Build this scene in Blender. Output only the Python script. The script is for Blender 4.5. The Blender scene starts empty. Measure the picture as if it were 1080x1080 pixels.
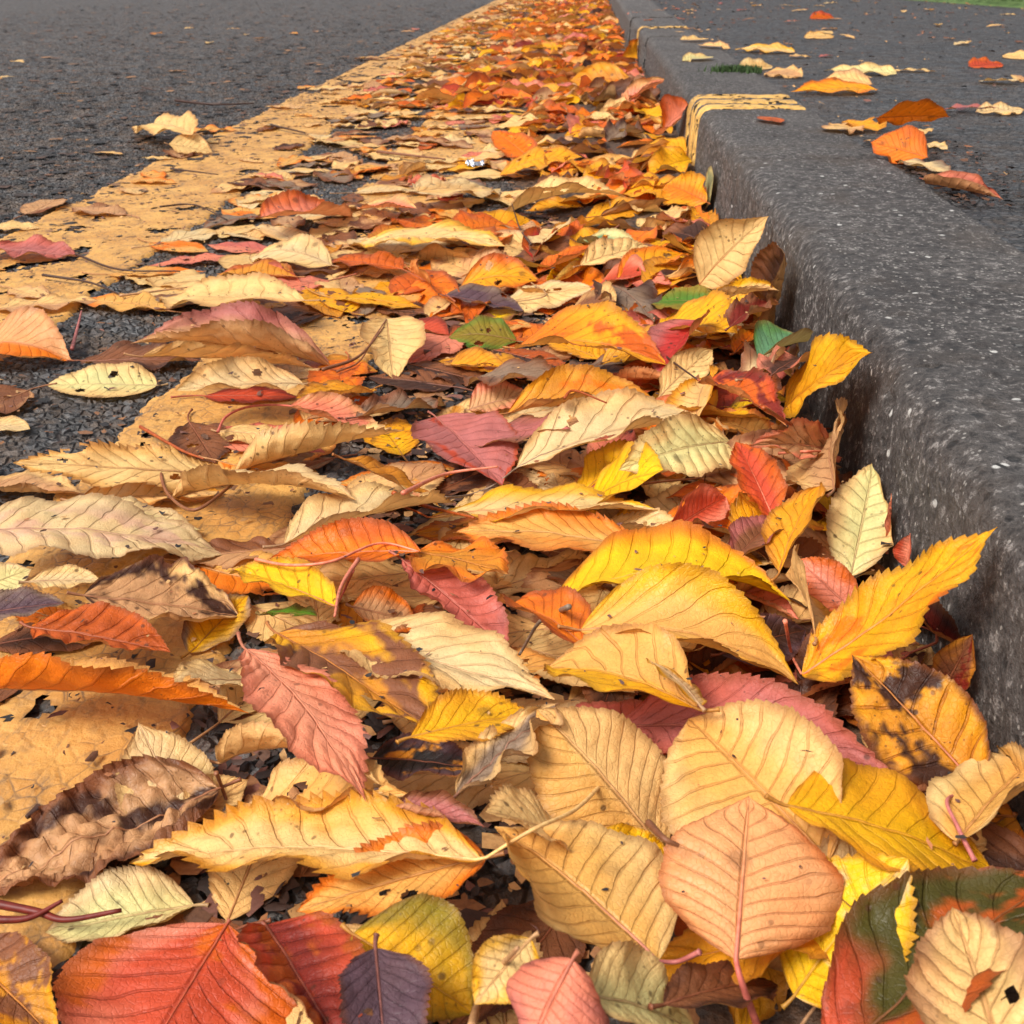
import bpy, math, random
import numpy as np
from mathutils import Vector
rng = np.random.default_rng(7)
random.seed(7)
S = bpy.context.scene
COL = S.collection
PI = math.pi

# ------------------------------------------------------------------ camera
FPX, YAW, PITCH, CH = 1169.0, math.radians(3.4), math.radians(26.6), .27
CF = np.array([-math.sin(YAW)*math.cos(PITCH), math.cos(YAW)*math.cos(PITCH), -math.sin(PITCH)])
CR = np.cross(CF, [0, 0, 1.]); CR /= np.linalg.norm(CR)
CU = np.cross(CR, CF)
CP = np.array([0, 0, CH])
cd = bpy.data.cameras.new('camera'); cam = bpy.data.objects.new('camera', cd); COL.objects.link(cam)
cd.sensor_width = 36; cd.lens = 36*FPX/1080; cd.clip_start = .01; cd.clip_end = 2000
cam.location = CP; cam.rotation_euler = Vector(CF).to_track_quat('-Z', 'Y').to_euler()
cd.dof.use_dof = True; cd.dof.focus_distance = .52; cd.dof.aperture_fstop = 40
S.camera = cam
KX = .150            # kerb face
KZ = .100            # kerb top

def ray(p):
    d = CF + CR*(p[0]-540)/FPX + CU*(540-p[1])/FPX
    return d
def at(p, z=0.):
    d = ray(p); return CP + d*((z-CH)/d[2])
def atk(p, x=KX-.006):
    d = ray(p); q = CP + d*(x/d[0])
    return CP + d*((x-.0042)/d[0]) if q[1] < .53 else q
def proj(P):
    Q = np.asarray(P) - CP; k = Q@CF
    return np.stack([540+FPX*(Q@CR)/k, 540-FPX*(Q@CU)/k], -1)

# ------------------------------------------------------------------ helpers
def lin(c):
    c = np.array(c, float)/255.
    return np.where(c <= .04045, c/12.92, ((c+.055)/1.055)**2.4)
def vnoise(x, y, seed=0):
    xi = np.floor(x).astype(np.int64); yi = np.floor(y).astype(np.int64)
    fx = x-xi; fy = y-yi; fx = fx*fx*(3-2*fx); fy = fy*fy*(3-2*fy)
    def h(a, b):
        n = (a*374761393 + b*668265263 + seed*1442695041) & 0xffffffff
        n = ((n ^ (n >> 13))*1274126177) & 0xffffffff
        n = n ^ (n >> 16)
        return (n & 0xffff)/65535.
    return (h(xi, yi)*(1-fx)+h(xi+1, yi)*fx)*(1-fy) + (h(xi, yi+1)*(1-fx)+h(xi+1, yi+1)*fx)*fy
def fbm(x, y, seed=0, o=3):
    s = 0; a = .5; t = 0
    for k in range(o):
        s = s + a*vnoise(x*2**k, y*2**k, seed+k*17); t += a; a *= .5
    return s/t
def sstep(a, b, x):
    t = np.clip((x-a)/(b-a), 0, 1); return t*t*(3-2*t)

def mesh(name, V, Fq, mat, parent=None, cols=None, uv=None, smooth=True, loc=None):
    me = bpy.data.meshes.new(name)
    V = np.asarray(V, np.float32); Fq = np.asarray(Fq, np.int32)
    if loc is not None: V = V - np.asarray(loc, np.float32)
    n = len(Fq); k = Fq.shape[1]
    me.vertices.add(len(V)); me.vertices.foreach_set('co', V.ravel())
    me.loops.add(n*k); me.loops.foreach_set('vertex_index', Fq.ravel())
    me.polygons.add(n); me.polygons.foreach_set('loop_start', np.arange(0, n*k, k, dtype=np.int32))
    me.update(calc_edges=True)
    if smooth: me.polygons.foreach_set('use_smooth', np.ones(n, bool))
    for nm, c in (cols or {}).items():
        a = me.color_attributes.new(nm, 'FLOAT_COLOR', 'POINT')
        cc = np.ones((len(V), 4), np.float32); cc[:, :3] = c; a.data.foreach_set('color', cc.ravel())
    if uv is not None:
        l = me.uv_layers.new(name='luv'); l.data.foreach_set('uv', np.asarray(uv, np.float32)[Fq.ravel()].ravel())
    me.materials.append(mat)
    o = bpy.data.objects.new(name, me); COL.objects.link(o)
    if loc is not None and parent is None: o.location = loc
    if parent: o.parent = parent
    return o
def tag(o, label=None, cat=None, group=None, kind=None):
    if label: o['label'] = label
    if cat: o['category'] = cat
    if group: o['group'] = group
    if kind: o['kind'] = kind
    return o
def grid_faces(nu, nv, off=0):
    i = np.arange(nu-1)[:, None]*nv + np.arange(nv-1)[None]
    return np.stack([i, i+1, i+nv+1, i+nv], -1).reshape(-1, 4)+off

def tube(path, rad, ns=7, seed=0):
    P = np.asarray(path, float); n = len(P)
    T = np.gradient(P, axis=0); T /= np.linalg.norm(T, axis=1)[:, None]+1e-12
    ref = np.array([0, 0, 1.]) if abs(T[0][2]) < .9 else np.array([1., 0, 0])
    A = np.cross(T, ref); A /= np.linalg.norm(A, axis=1)[:, None]+1e-9
    B = np.cross(T, A)
    th = np.linspace(0, 2*PI, ns, endpoint=False)
    r = np.broadcast_to(rad, (n,))
    V = P[:, None] + r[:, None, None]*(A[:, None]*np.cos(th)[None, :, None] + B[:, None]*np.sin(th)[None, :, None])
    F = []
    for i in range(n-1):
        for j in range(ns):
            F.append((i*ns+j, i*ns+(j+1) % ns, (i+1)*ns+(j+1) % ns, (i+1)*ns+j))
    V = V.reshape(-1, 3)
    V = np.vstack([V, P[0], P[-1]])
    a, b = n*ns, n*ns+1
    for j in range(0, ns):
        F.append((a, (j+1) % ns, j, a)); F.append((b, (n-1)*ns+j, (n-1)*ns+(j+1) % ns, b))
    return V, F
def tube_mesh(name, path, rad, mat, parent=None, ns=7, loc=None, cols=None):
    V, F = tube(path, rad, ns)
    me = bpy.data.meshes.new(name)
    if loc is not None: V = V-np.asarray(loc)
    me.from_pydata(V.tolist(), [], [tuple(dict.fromkeys(f)) for f in F]); me.update()
    me.polygons.foreach_set('use_smooth', np.ones(len(me.polygons), bool))
    if cols is not None:
        a = me.color_attributes.new('col', 'FLOAT_COLOR', 'POINT')
        cc = np.ones((len(V), 4), np.float32); cc[:, :3] = cols; a.data.foreach_set('color', cc.ravel())
    me.materials.append(mat)
    o = bpy.data.objects.new(name, me); COL.objects.link(o)
    if parent: o.parent = parent
    elif loc is not None: o.location = loc
    return o
def smooth_path(pts, n=24):
    P = np.asarray(pts, float)
    if len(P) == 2: P = np.vstack([P[0], (P[0]+P[1])/2, P[1]])
    Q = np.vstack([2*P[0]-P[1], P, 2*P[-1]-P[-2]]); out = []
    m = max(3, n//(len(P)-1))
    for i in range(1, len(Q)-2):
        for t in np.linspace(0, 1, m, endpoint=False):
            p0, p1, p2, p3 = Q[i-1:i+3]
            out.append(.5*((2*p1)+(-p0+p2)*t+(2*p0-5*p1+4*p2-p3)*t*t+(-p0+3*p1-3*p2+p3)*t**3))
    out.append(Q[-2]); return np.array(out)

# ------------------------------------------------------------------ materials
class NT:
    def __init__(s, name):
        s.m = bpy.data.materials.new(name); s.m.use_nodes = True; s.t = s.m.node_tree; s.t.nodes.clear()
    def n(s, ty, **kw):
        nd = s.t.nodes.new(ty)
        for k, v in kw.items():
            if k.startswith('i_'):
                key = k[2:]; key = int(key) if key.isdigit() else key.replace('_', ' ')
                s.set(nd.inputs[key], v)
            else: setattr(nd, k, v)
        return nd
    def set(s, inp, v):
        if isinstance(v, bpy.types.NodeSocket): s.t.links.new(v, inp)
        else: inp.default_value = v
    def math(s, op, a, b=0., c=0., clamp=False):
        nd = s.t.nodes.new('ShaderNodeMath'); nd.operation = op; nd.use_clamp = clamp
        s.set(nd.inputs[0], a); s.set(nd.inputs[1], b); s.set(nd.inputs[2], c); return nd.outputs[0]
    def mix(s, f, a, b, bt='MIX'):
        nd = s.t.nodes.new('ShaderNodeMix'); nd.data_type = 'RGBA'; nd.blend_type = bt
        s.set(nd.inputs[0], f); s.set(nd.inputs[6], a); s.set(nd.inputs[7], b); return nd.outputs[2]
    def ramp(s, x, a, b, lo=0., hi=1.):
        nd = s.n('ShaderNodeMapRange', interpolation_type='SMOOTHSTEP')
        s.set(nd.inputs[0], x); s.set(nd.inputs[1], a); s.set(nd.inputs[2], b); s.set(nd.inputs[3], lo); s.set(nd.inputs[4], hi)
        return nd.outputs[0]
    def noise(s, vec, scale, detail=3., rough=.55):
        return s.n('ShaderNodeTexNoise', i_Vector=vec, i_Scale=scale, i_Detail=detail, i_Roughness=rough).outputs[0]
    def bump(s, h, strength, dist, normal=None):
        nd = s.n('ShaderNodeBump', i_Height=h, i_Strength=strength, i_Distance=dist)
        if normal is not None: s.set(nd.inputs['Normal'], normal)
        return nd.outputs[0]
    def out(s, sh):
        o = s.n('ShaderNodeOutputMaterial'); s.t.links.new(sh, o.inputs[0]); return s.m
def c4(c): return (*[float(x) for x in lin(c)], 1)

def leaf_material():
    t = NT('leaf_tissue')
    geo = t.n('ShaderNodeNewGeometry'); tc = t.n('ShaderNodeTexCoord'); oi = t.n('ShaderNodeObjectInfo')
    ct = t.n('ShaderNodeAttribute', attribute_name='ctop').outputs[0]
    cb = t.n('ShaderNodeAttribute', attribute_name='cbot').outputs[0]
    par = t.n('ShaderNodeSeparateColor', i_0=t.n('ShaderNodeAttribute', attribute_name='par').outputs[0])
    pv, ps, pe = par.outputs[0], par.outputs[1], par.outputs[2]
    col = t.mix(geo.outputs['Backfacing'], ct, cb)
    uvn = t.n('ShaderNodeUVMap', uv_map='luv')
    sp = t.n('ShaderNodeSeparateXYZ', i_0=uvn.outputs[0])
    u = sp.outputs[0]; v = t.math('MULTIPLY_ADD', sp.outputs[1], 2., -1.)
    av = t.math('ABSOLUTE', v)
    obj = t.n('ShaderNodeVectorMath', operation='ADD')
    t.set(obj.inputs[0], tc.outputs['Object']); 
    rv = t.n('ShaderNodeCombineXYZ', i_0=oi.outputs['Random'], i_1=oi.outputs['Random'], i_2=0.)
    t.set(obj.inputs[1], rv.outputs[0]); P = obj.outputs[0]
    wob = t.noise(P, 60., 2.)
    # side veins curve towards the tip
    k = t.math('MULTIPLY', t.math('POWER', av, .8), .22)
    ph = t.math('MULTIPLY', t.math('GREATER_THAN', v, 0.), .45)
    s1 = t.math('MULTIPLY_ADD', t.math('SUBTRACT', u, k), 9.5, ph)
    s1 = t.math('ADD', s1, t.math('MULTIPLY', t.math('SUBTRACT', wob, .5), .55))
    fr = t.math('ABSOLUTE', t.math('SUBTRACT', t.math('FRACT', s1), .5))      # 0 on the vein
    vein = t.ramp(fr, .035, .085, 1., 0.)
    fade = t.ramp(av, .75, 1., 1., .15)
    vein = t.math('MULTIPLY', vein, fade)
    mid = t.ramp(av, .02, .06, 1., 0.)
    vein = t.math('MAXIMUM', vein, mid)
    # fine net of veins
    vo = t.n('ShaderNodeTexVoronoi', feature='DISTANCE_TO_EDGE', i_Vector=P, i_Scale=520.)
    net = t.ramp(vo.outputs[0], 0., .12, 1., 0.)
    n1 = t.noise(P, 45., 5., .6); n2 = t.noise(P, 420., 4., .7)
    col = t.mix(t.ramp(n1, .35, .75, .0, .28), col, t.mix(1., col, (1.05, .70, .42, 1), 'MULTIPLY'))
    col = t.mix(t.math('MULTIPLY', t.ramp(n2, .45, .75), .28), col, t.mix(1., col, (.62, .48, .38, 1), 'MULTIPLY'))
    veinf = t.math('MULTIPLY', vein, t.math('MULTIPLY', pv, t.ramp(n1, .25, .6, .35, 1.)))
    col = t.mix(t.math('MULTIPLY', net, t.math('MULTIPLY', pv, .22)), col, t.mix(1., col, (.66, .52, .42, 1), 'MULTIPLY'))
    col = t.mix(veinf, col, t.mix(1., col, (.42, .26, .22, 1), 'MULTIPLY'))
    # brown freckles and decayed blotches
    v2 = t.n('ShaderNodeTexVoronoi', i_Vector=P, i_Scale=150.)
    v3 = t.n('ShaderNodeTexVoronoi', i_Vector=P, i_Scale=48.)
    sn = t.noise(P, 25., 2.)
    fk = t.math('MULTIPLY', t.ramp(v2.outputs[0], .10, .2, 1., 0.), t.ramp(sn, .46, .56))
    bl = t.math('MULTIPLY', t.ramp(t.math('ADD', v3.outputs[0], t.math('MULTIPLY', n2, .25)), .22, .36, 1., 0.), t.ramp(t.noise(P, 14., 1.), .44, .58))
    v4 = t.n('ShaderNodeTexVoronoi', i_Vector=P, i_Scale=420.)
    fd = t.math('MULTIPLY', t.ramp(v4.outputs[0], .10, .24, 1., 0.), t.ramp(t.noise(P, 38., 3.), .50, .66, 0., .8))
    fk = t.math('MAXIMUM', fk, fd)
    sf = t.math('MULTIPLY', t.math('MAXIMUM', fk, t.math('MULTIPLY', bl, .8)), ps, clamp=True)
    col = t.mix(sf, col, (.055, .022, .010, 1))
    # browned toothed edge
    ed = t.math('MULTIPLY', t.ramp(t.math('ADD', av, t.math('MULTIPLY', n1, .34)), .96, 1.2), pe)
    col = t.mix(ed, col, (.16, .045, .012, 1))
    h = t.math('ADD', t.math('MULTIPLY', vein, -.9), t.math('MULTIPLY', n2, .55))
    h = t.math('ADD', h, t.math('MULTIPLY', net, -.14))
    h = t.math('ADD', h, t.math('MULTIPLY', n1, 1.1))
    bm = t.bump(h, .75, .0009)
    rough = t.ramp(n1, .3, .7, .36, .66)
    pb = t.n('ShaderNodeBsdfPrincipled', i_Base_Color=col, i_Roughness=rough, i_Normal=bm)
    pb.inputs['Specular IOR Level'].default_value = .32
    tr = t.n('ShaderNodeBsdfTranslucent', i_Color=t.mix(1., col, (1., .85, .6, 1), 'MULTIPLY'), i_Normal=bm)
    ms = t.n('ShaderNodeMixShader', i_0=.28)
    t.t.links.new(pb.outputs[0], ms.inputs[1]); t.t.links.new(tr.outputs[0], ms.inputs[2])
    return t.out(ms.outputs[0])
M_LEAF = leaf_material()

def stalk_material():
    t = NT('leaf_stalk')
    tc = t.n('ShaderNodeTexCoord')
    c = t.n('ShaderNodeAttribute', attribute_name='col').outputs[0]
    n = t.noise(tc.outputs['Object'], 300., 4.)
    c = t.mix(t.ramp(n, .35, .7, 0., .6), c, t.mix(1., c, (.45, .3, .25, 1), 'MULTIPLY'))
    pb = t.n('ShaderNodeBsdfPrincipled', i_Base_Color=c, i_Roughness=.5, i_Normal=t.bump(n, .4, .0005))
    pb.inputs['Specular IOR Level'].default_value = .35
    return t.out(pb.outputs[0])
M_STALK = stalk_material()

def asphalt(name, tint=(1, 1, 1), base=.045, warm=.35):
    t = NT(name); P = t.n('ShaderNodeNewGeometry').outputs['Position']
    vo = t.n('ShaderNodeTexVoronoi', i_Vector=P, i_Scale=125., i_Randomness=1.)
    ve = t.n('ShaderNodeTexVoronoi', feature='DISTANCE_TO_EDGE', i_Vector=P, i_Scale=125.)
    vs = t.n('ShaderNodeTexVoronoi', i_Vector=P, i_Scale=430.)
    big = t.noise(P, 5., 4.); fine = t.noise(P, 700., 3., .7); mid = t.noise(P, 60., 4.)
    stone = t.n('ShaderNodeSeparateColor', i_0=vo.outputs[1]).outputs[0]
    a = tuple(base*x for x in tint); b = tuple(base*2.6*x for x in tint)
    col = t.mix(t.ramp(stone, .1, .95), (*[x*.7 for x in a], 1), (*b, 1))
    col = t.mix(t.ramp(ve.outputs[0], .0, .12, .8, 0.), col, (.010, .010, .011, 1))
    col = t.mix(t.math('MULTIPLY', t.ramp(fine, .45, .75), .5), col, (*[x*3.2 for x in a], 1))
    st2 = t.n('ShaderNodeSeparateColor', i_0=vs.outputs[1]).outputs[1]
    col = t.mix(t.ramp(st2, .95, 1., 0., .7), col, (.22, .20, .18, 1))
    col = t.mix(t.math('MULTIPLY', t.ramp(mid, .45, .75), warm), col, (.075, .045, .028, 1))   # mud and tannin stains
    col = t.mix(t.math('MULTIPLY', t.ramp(t.noise(P, 18., 6., .75), .46, .58), warm), col, (.15, .095, .058, 1))
    col = t.mix(t.ramp(big, .3, .7, 0., .45), col, t.mix(1., col, (.5, .5, .52, 1), 'MULTIPLY'))
    h = t.math('ADD', t.math('MULTIPLY', t.ramp(ve.outputs[0], 0., .22), 1.), t.math('MULTIPLY', stone, .7))
    h = t.math('ADD', h, t.math('MULTIPLY', fine, .35))
    pb = t.n('ShaderNodeBsdfPrincipled', i_Base_Color=col, i_Roughness=t.ramp(mid, .3, .7, .38, .7), i_Normal=t.bump(h, 1., .0034))
    pb.inputs['Specular IOR Level'].default_value = .4
    return t.out(pb.outputs[0])
M_ROAD = asphalt('road_asphalt', (1.0, .97, .98), .050, .5)
M_PATH = asphalt('path_asphalt', (.97, .96, 1.02), .027, .2)

def concrete():
    t = NT('kerb_concrete'); P = t.n('ShaderNodeNewGeometry').outputs['Position']
    a = t.noise(P, 9., 5.); f = t.noise(P, 520., 4., .8); g = t.noise(P, 165., 5., .8); m = t.noise(P, 70., 4., .65)
    v2 = t.n('ShaderNodeTexVoronoi', i_Vector=P, i_Scale=330.); r2 = t.n('ShaderNodeSeparateColor', i_0=v2.outputs[1])
    vw = t.n('ShaderNodeTexVoronoi', i_Vector=P, i_Scale=120.); r3 = t.n('ShaderNodeSeparateColor', i_0=vw.outputs[1])
    col = t.mix(t.ramp(a, .3, .7), (.060, .051, .048, 1), (.112, .098, .091, 1))
    col = t.mix(t.math('MULTIPLY', t.ramp(m, .4, .7), .5), col, (.07, .058, .052, 1))
    col = t.mix(t.math('MULTIPLY', t.ramp(g, .50, .60), .85), col, (.025, .021, .020, 1))
    col = t.mix(t.math('MULTIPLY', t.ramp(g, .46, .36), .75), col, (.42, .385, .36, 1))
    col = t.mix(t.math('MULTIPLY', t.ramp(f, .52, .7), .6), col, (.03, .026, .024, 1))
    wh = t.math('MULTIPLY', t.ramp(t.math('ADD', v2.outputs[0], t.math('MULTIPLY', f, .2)), .3, .42, 1., 0.), t.math('GREATER_THAN', r2.outputs[2], .86))
    col = t.mix(t.math('MULTIPLY', wh, .75), col, (.50, .47, .43, 1))
    w2 = t.math('MULTIPLY', t.ramp(vw.outputs[0], .16, .26, 1., 0.), t.math('GREATER_THAN', r3.outputs[2], .955))
    col = t.mix(t.math('MULTIPLY', w2, .9), col, (.72, .70, .66, 1))
    pit = t.math('MULTIPLY', t.ramp(t.math('ADD', vw.outputs[0], t.math('MULTIPLY', f, .45)), .42, .6, 1., 0.), t.math('LESS_THAN', r3.outputs[0], .13))
    col = t.mix(t.math('MULTIPLY', pit, .8), col, (.015, .013, .012, 1))
    col = t.mix(t.math('MULTIPLY', t.ramp(t.noise(P, 16., 5.), .5, .72), .4), col, (.10, .07, .05, 1))
    h = t.math('ADD', t.math('MULTIPLY', g, -1.3), t.math('MULTIPLY', f, -.5))
    h = t.math('ADD', h, t.math('MULTIPLY', pit, -.8)); h = t.math('ADD', h, t.math('MULTIPLY', m, -.6))
    pb = t.n('ShaderNodeBsdfPrincipled', i_Base_Color=col, i_Roughness=.62, i_Normal=t.bump(h, 1., .0050))
    pb.inputs['Specular IOR Level'].default_value = .45
    return t.out(pb.outputs[0])
M_KERB = concrete()

def paint(name, c1, c2, dirt=.5):
    t = NT(name); P = t.n('ShaderNodeNewGeometry').outputs['Position']
    a = t.noise(P, 22., 6., .65); f = t.noise(P, 350., 4., .7); b = t.noise(P, 90., 4., .6)
    st = t.n('ShaderNodeMapping'); t.set(st.inputs[0], P); st.inputs['Scale'].default_value = (1, .3, 1)
    s = t.noise(st.outputs[0], 130., 4., .65)
    vo = t.n('ShaderNodeTexVoronoi', feature='DISTANCE_TO_EDGE', i_Vector=P, i_Scale=125.)
    col = t.mix(t.ramp(a, .3, .7), c1, c2)
    col = t.mix(t.math('MULTIPLY', t.ramp(b, .5, .72), .55*dirt), col, (.22, .12, .045, 1))
    col = t.mix(t.math('MULTIPLY', t.ramp(s, .55, .75), .7*dirt), col, (.10, .07, .045, 1))
    col = t.mix(t.math('MULTIPLY', t.ramp(vo.outputs[0], 0., .08, 1., 0.), t.ramp(a, .42, .62, 0., .65*dirt)), col, (.05, .04, .035, 1))
    col = t.mix(t.math('MULTIPLY', t.ramp(f, .5, .8), .4*dirt), col, (.16, .10, .05, 1))
    h = t.math('ADD', t.math('MULTIPLY', b, .8), t.math('MULTIPLY', f, .5))
    h = t.math('ADD', h, t.math('MULTIPLY', t.ramp(vo.outputs[0], 0., .2), .15))
    pb = t.n('ShaderNodeBsdfPrincipled', i_Base_Color=col, i_Roughness=.55, i_Normal=t.bump(h, .7, .0018))
    return t.out(pb.outputs[0])
M_LINE = paint('yellow_thermoplastic', c4((200, 150, 78)), c4((174, 122, 58)), 1.)
M_MARK = paint('yellow_kerb_paint', c4((208, 164, 86)), c4((180, 136, 66)), 1.)

def simple(name, c1, c2, scale=60., rough=.8, bump=.001, metal=0.):
    t = NT(name); P = t.n('ShaderNodeNewGeometry').outputs['Position']
    n = t.noise(P, scale, 5., .65)
    pb = t.n('ShaderNodeBsdfPrincipled', i_Base_Color=t.mix(t.ramp(n, .3, .7), c1, c2), i_Roughness=rough, i_Metallic=metal,
             i_Normal=t.bump(n, .8, bump))
    return t.out(pb.outputs[0])
M_MULCH = simple('rotting_leaf_mulch', (.022, .012, .008, 1), (.10, .05, .025, 1), 140., .7, .004)
M_GRASS = simple('verge_grass', (.035, .075, .012, 1), (.08, .13, .03, 1), 30., .8, .01)
M_FOIL = simple('crumpled_foil', (.8, .82, .86, 1), (.6, .62, .68, 1), 400., .22, .002, 1.)
M_MOSS = simple('moss', (.02, .05, .01, 1), (.05, .09, .02, 1), 500., .9, .002)

def attr_mat(name, rough=.7):
    t = NT(name); P = t.n('ShaderNodeNewGeometry').outputs['Position']
    c = t.n('ShaderNodeAttribute', attribute_name='col').outputs[0]
    n = t.noise(P, 500., 3.)
    c = t.mix(t.ramp(n, .4, .7, 0., .5), c, t.mix(1., c, (.5, .4, .35, 1), 'MULTIPLY'))
    return t.out(t.n('ShaderNodeBsdfPrincipled', i_Base_Color=c, i_Roughness=rough, i_Normal=t.bump(n, .5, .0006)).outputs[0])
M_CRUMB = attr_mat('leaf_crumb')

# ------------------------------------------------------------------ setting
def sheet(name, x0, x1, y0, y1, z, mat, nx=2, ny=2):
    X, Y = np.meshgrid(np.linspace(x0, x1, nx), np.linspace(y0, y1, ny))
    V = np.stack([X.ravel(), Y.ravel(), np.full(X.size, z)], -1)
    return tag(mesh(name, V, grid_faces(ny, nx), mat), kind='structure')
sheet('ground', -150, 150, -60, 400, -.012, M_ROAD)
# road: coarse stones pressed in tar, modelled close by
def stones(X, Y, cell, seed):
    gx = X/cell; gy = Y/cell; ix = np.floor(gx).astype(np.int64); iy = np.floor(gy).astype(np.int64)
    d1 = np.full(X.shape, 9.); d2 = d1.copy(); hh = np.zeros(X.shape)
    def r(a, b, s):
        n = (a*73856093 ^ b*19349663 ^ s*83492791) & 0x7fffffff
        n = (n*1103515245+12345) & 0x7fffffff; n ^= n >> 11; n = (n*69069+1) & 0x7fffffff
        return (n >> 8 & 0xffff)/65535.
    for a in (-1, 0, 1):
        for b in (-1, 0, 1):
            cx = ix+a; cy = iy+b
            d = np.hypot(gx-cx-r(cx, cy, seed+1), gy-cy-r(cx, cy, seed+2)); q = r(cx, cy, seed+3)
            m = d < d1
            d2 = np.where(m, d1, np.minimum(d2, d)); hh = np.where(m, q, hh); d1 = np.where(m, d, d1)
    return sstep(0, .45, d2-d1)*(.45+.55*hh)
ux = np.concatenate([[-150, -20, -6, -4, -3.3], np.arange(-3.1, -1.16, .0065), np.arange(-1.15, KX+.01, .0027)])
uy = np.concatenate([[-60, -5, -.5, 0], np.arange(.12, 1.5, .0033), 1.5*np.exp(np.arange(1, 330)*.0030), 4.04*np.exp(np.arange(1, 200)*.0065), [25, 60, 400]])
uy = uy[np.concatenate([[True], np.diff(uy) > 0])]
X, Y = np.meshgrid(ux, uy)
amp = np.clip(1.3-(np.maximum(Y, 0)/6.)**.8*.6, .2, 1.15)*sstep(-3.1, -2.6, X)*(Y > .05)*sstep(14, 5, Y)
Z = stones(X, Y, .0078, 3)*.0028*amp + (fbm(X*9, Y*9, 5)-.5)*.002*amp
Z[X > 150] = 0
tag(mesh('road', np.stack([X.ravel(), Y.ravel(), Z.ravel()], -1), grid_faces(len(uy), len(ux)), M_ROAD), kind='structure')

def line(name, x0, x1, seed, y1=60):
    ys = np.concatenate([np.arange(-.2, 2.2, .0030), 2.2*np.exp(np.arange(1, 300)*.011)]); ys = ys[ys < y1]
    nx = 44; V = []
    s = np.linspace(0, 1, nx)
    worn = lambda y, sd: (fbm(y*28, y*0+sd, sd)-.5)*.016*np.clip(2/np.maximum(y, 1), .2, 1)+(vnoise(y*230, y*0+3., sd+5)-.5)*.005
    a = x0+worn(ys, seed); b = x1+worn(ys, seed+40)
    XX = a[:, None]*(1-s)+b[:, None]*s; YY = np.repeat(ys[:, None], nx, 1)
    rim = np.minimum(s, 1-s)
    ZZ = .0034+stones(XX, YY, .0078, 3)*.0009+(fbm(XX*60, YY*60, seed)-.5)*.0008
    ZZ = np.where(rim[None] <= 0, -.001, ZZ)
    F = grid_faces(len(ys), nx)
    cx = XX.ravel()[F].mean(1); cy = YY.ravel()[F].mean(1)
    # places where the paint has worn off down to the stones
    wn = fbm(cx*22, cy*16, seed+9)+.35*(fbm(cx*120, cy*120, seed+10)-.5)
    F = F[wn < .73]
    return tag(mesh(name, np.stack([XX.ravel(), YY.ravel(), ZZ.ravel()], -1), F, M_LINE), kind='structure')
line('yellow_line', -.615, -.425, 11)
line('yellow_line', -.283, -.148, 23)

# kerb stones
def kerb_profile(dz=0, n=26):
    r = .015; pts = [(KX-.006, -.03), (KX-.004, .0)]
    for z in np.linspace(.006, KZ-r, 22): pts.append((KX-.004+.004*z/KZ, z))
    x0, z0 = KX+r, KZ-r
    for a in np.linspace(PI, PI/2, 12)[1:]: pts.append((x0+r*math.cos(a), z0+r*math.sin(a)))
    for x in np.linspace(x0+.004, .286, 26): pts.append((x, KZ))
    pts += [(.290, KZ-.003), (.291, KZ-.02), (.291, -.03)]
    return np.array(pts)
joints = [-.40, .505, 1.115, 2.03, 2.95, 3.87, 4.79, 5.7, 6.6, 7.5, 8.5, 9.4, 10.3, 11.2, 12.1]
offs = [(-.0045, .0006, .001), (-.0005, -.0003, 0), (.0015, -.0028, .0), (.004, -.004, 0), (.0, -.002, 0)]
pr = kerb_profile()
GRV = {.505: .0012, 1.115: .0065}; GAP = {1.115: .0030, 2.03: .004, 2.95: .004}
def kerb_surface(y0, y1, k, lift=0., sel=None, dens=.005):
    dx, dz, _ = offs[k % len(offs)]
    P = pr if sel is None else pr[sel]
    ga = GAP.get(round(y0, 3), .0006)-.0006; gb = GAP.get(round(y1, 3), .0006)-.0006; y0 = y0+ga; y1 = y1-gb
    y = np.arange(y0+.0006, y1-.0006-dens*.5, dens); y = np.append(y, y1-.0006); y = np.sort(np.concatenate([y, y0+.0006+np.array([.0007, .0015, .0026, .006, .0095]), y1-.0006-np.array([.0007, .0015, .0026, .006, .0095])]))
    tang = np.gradient(P, axis=0); nrm = np.stack([-tang[:, 1], tang[:, 0]], -1); nrm /= np.linalg.norm(nrm, axis=1)[:, None]
    yy = np.repeat(y[:, None], len(P), 1)
    px = P[None, :, 0].repeat(len(y), 0); pz = P[None, :, 1].repeat(len(y), 0)
    arc = np.concatenate([[0], np.cumsum(np.linalg.norm(np.diff(P, axis=0), axis=1))])[None]
    d = (fbm(yy*40, arc*40+yy*0, 31+k)-.5)*.0022+(vnoise(yy*210, arc*210+yy*0, 77+k)-.5)*.0013
    e = np.minimum(yy-y0, y1-yy); gr = np.where(yy-y0 < y1-yy, GRV.get(round(y0-ga, 3), .0032), GRV.get(round(y1+gb, 3), .0032)); d -= gr*np.exp(-e/np.where(gr > .005, .0055, .0025))
    # chipped ends
    d -= .010*sstep(.62, .78, fbm(yy*60, arc*60+yy*0, 91+k))*np.exp(-e/.012)
    d = d+lift
    V = np.stack([px+nrm[None, :, 0]*d+dx, yy, pz+nrm[None, :, 1]*d+dz], -1)
    return V.reshape(-1, 3), len(y), len(P)
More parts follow.
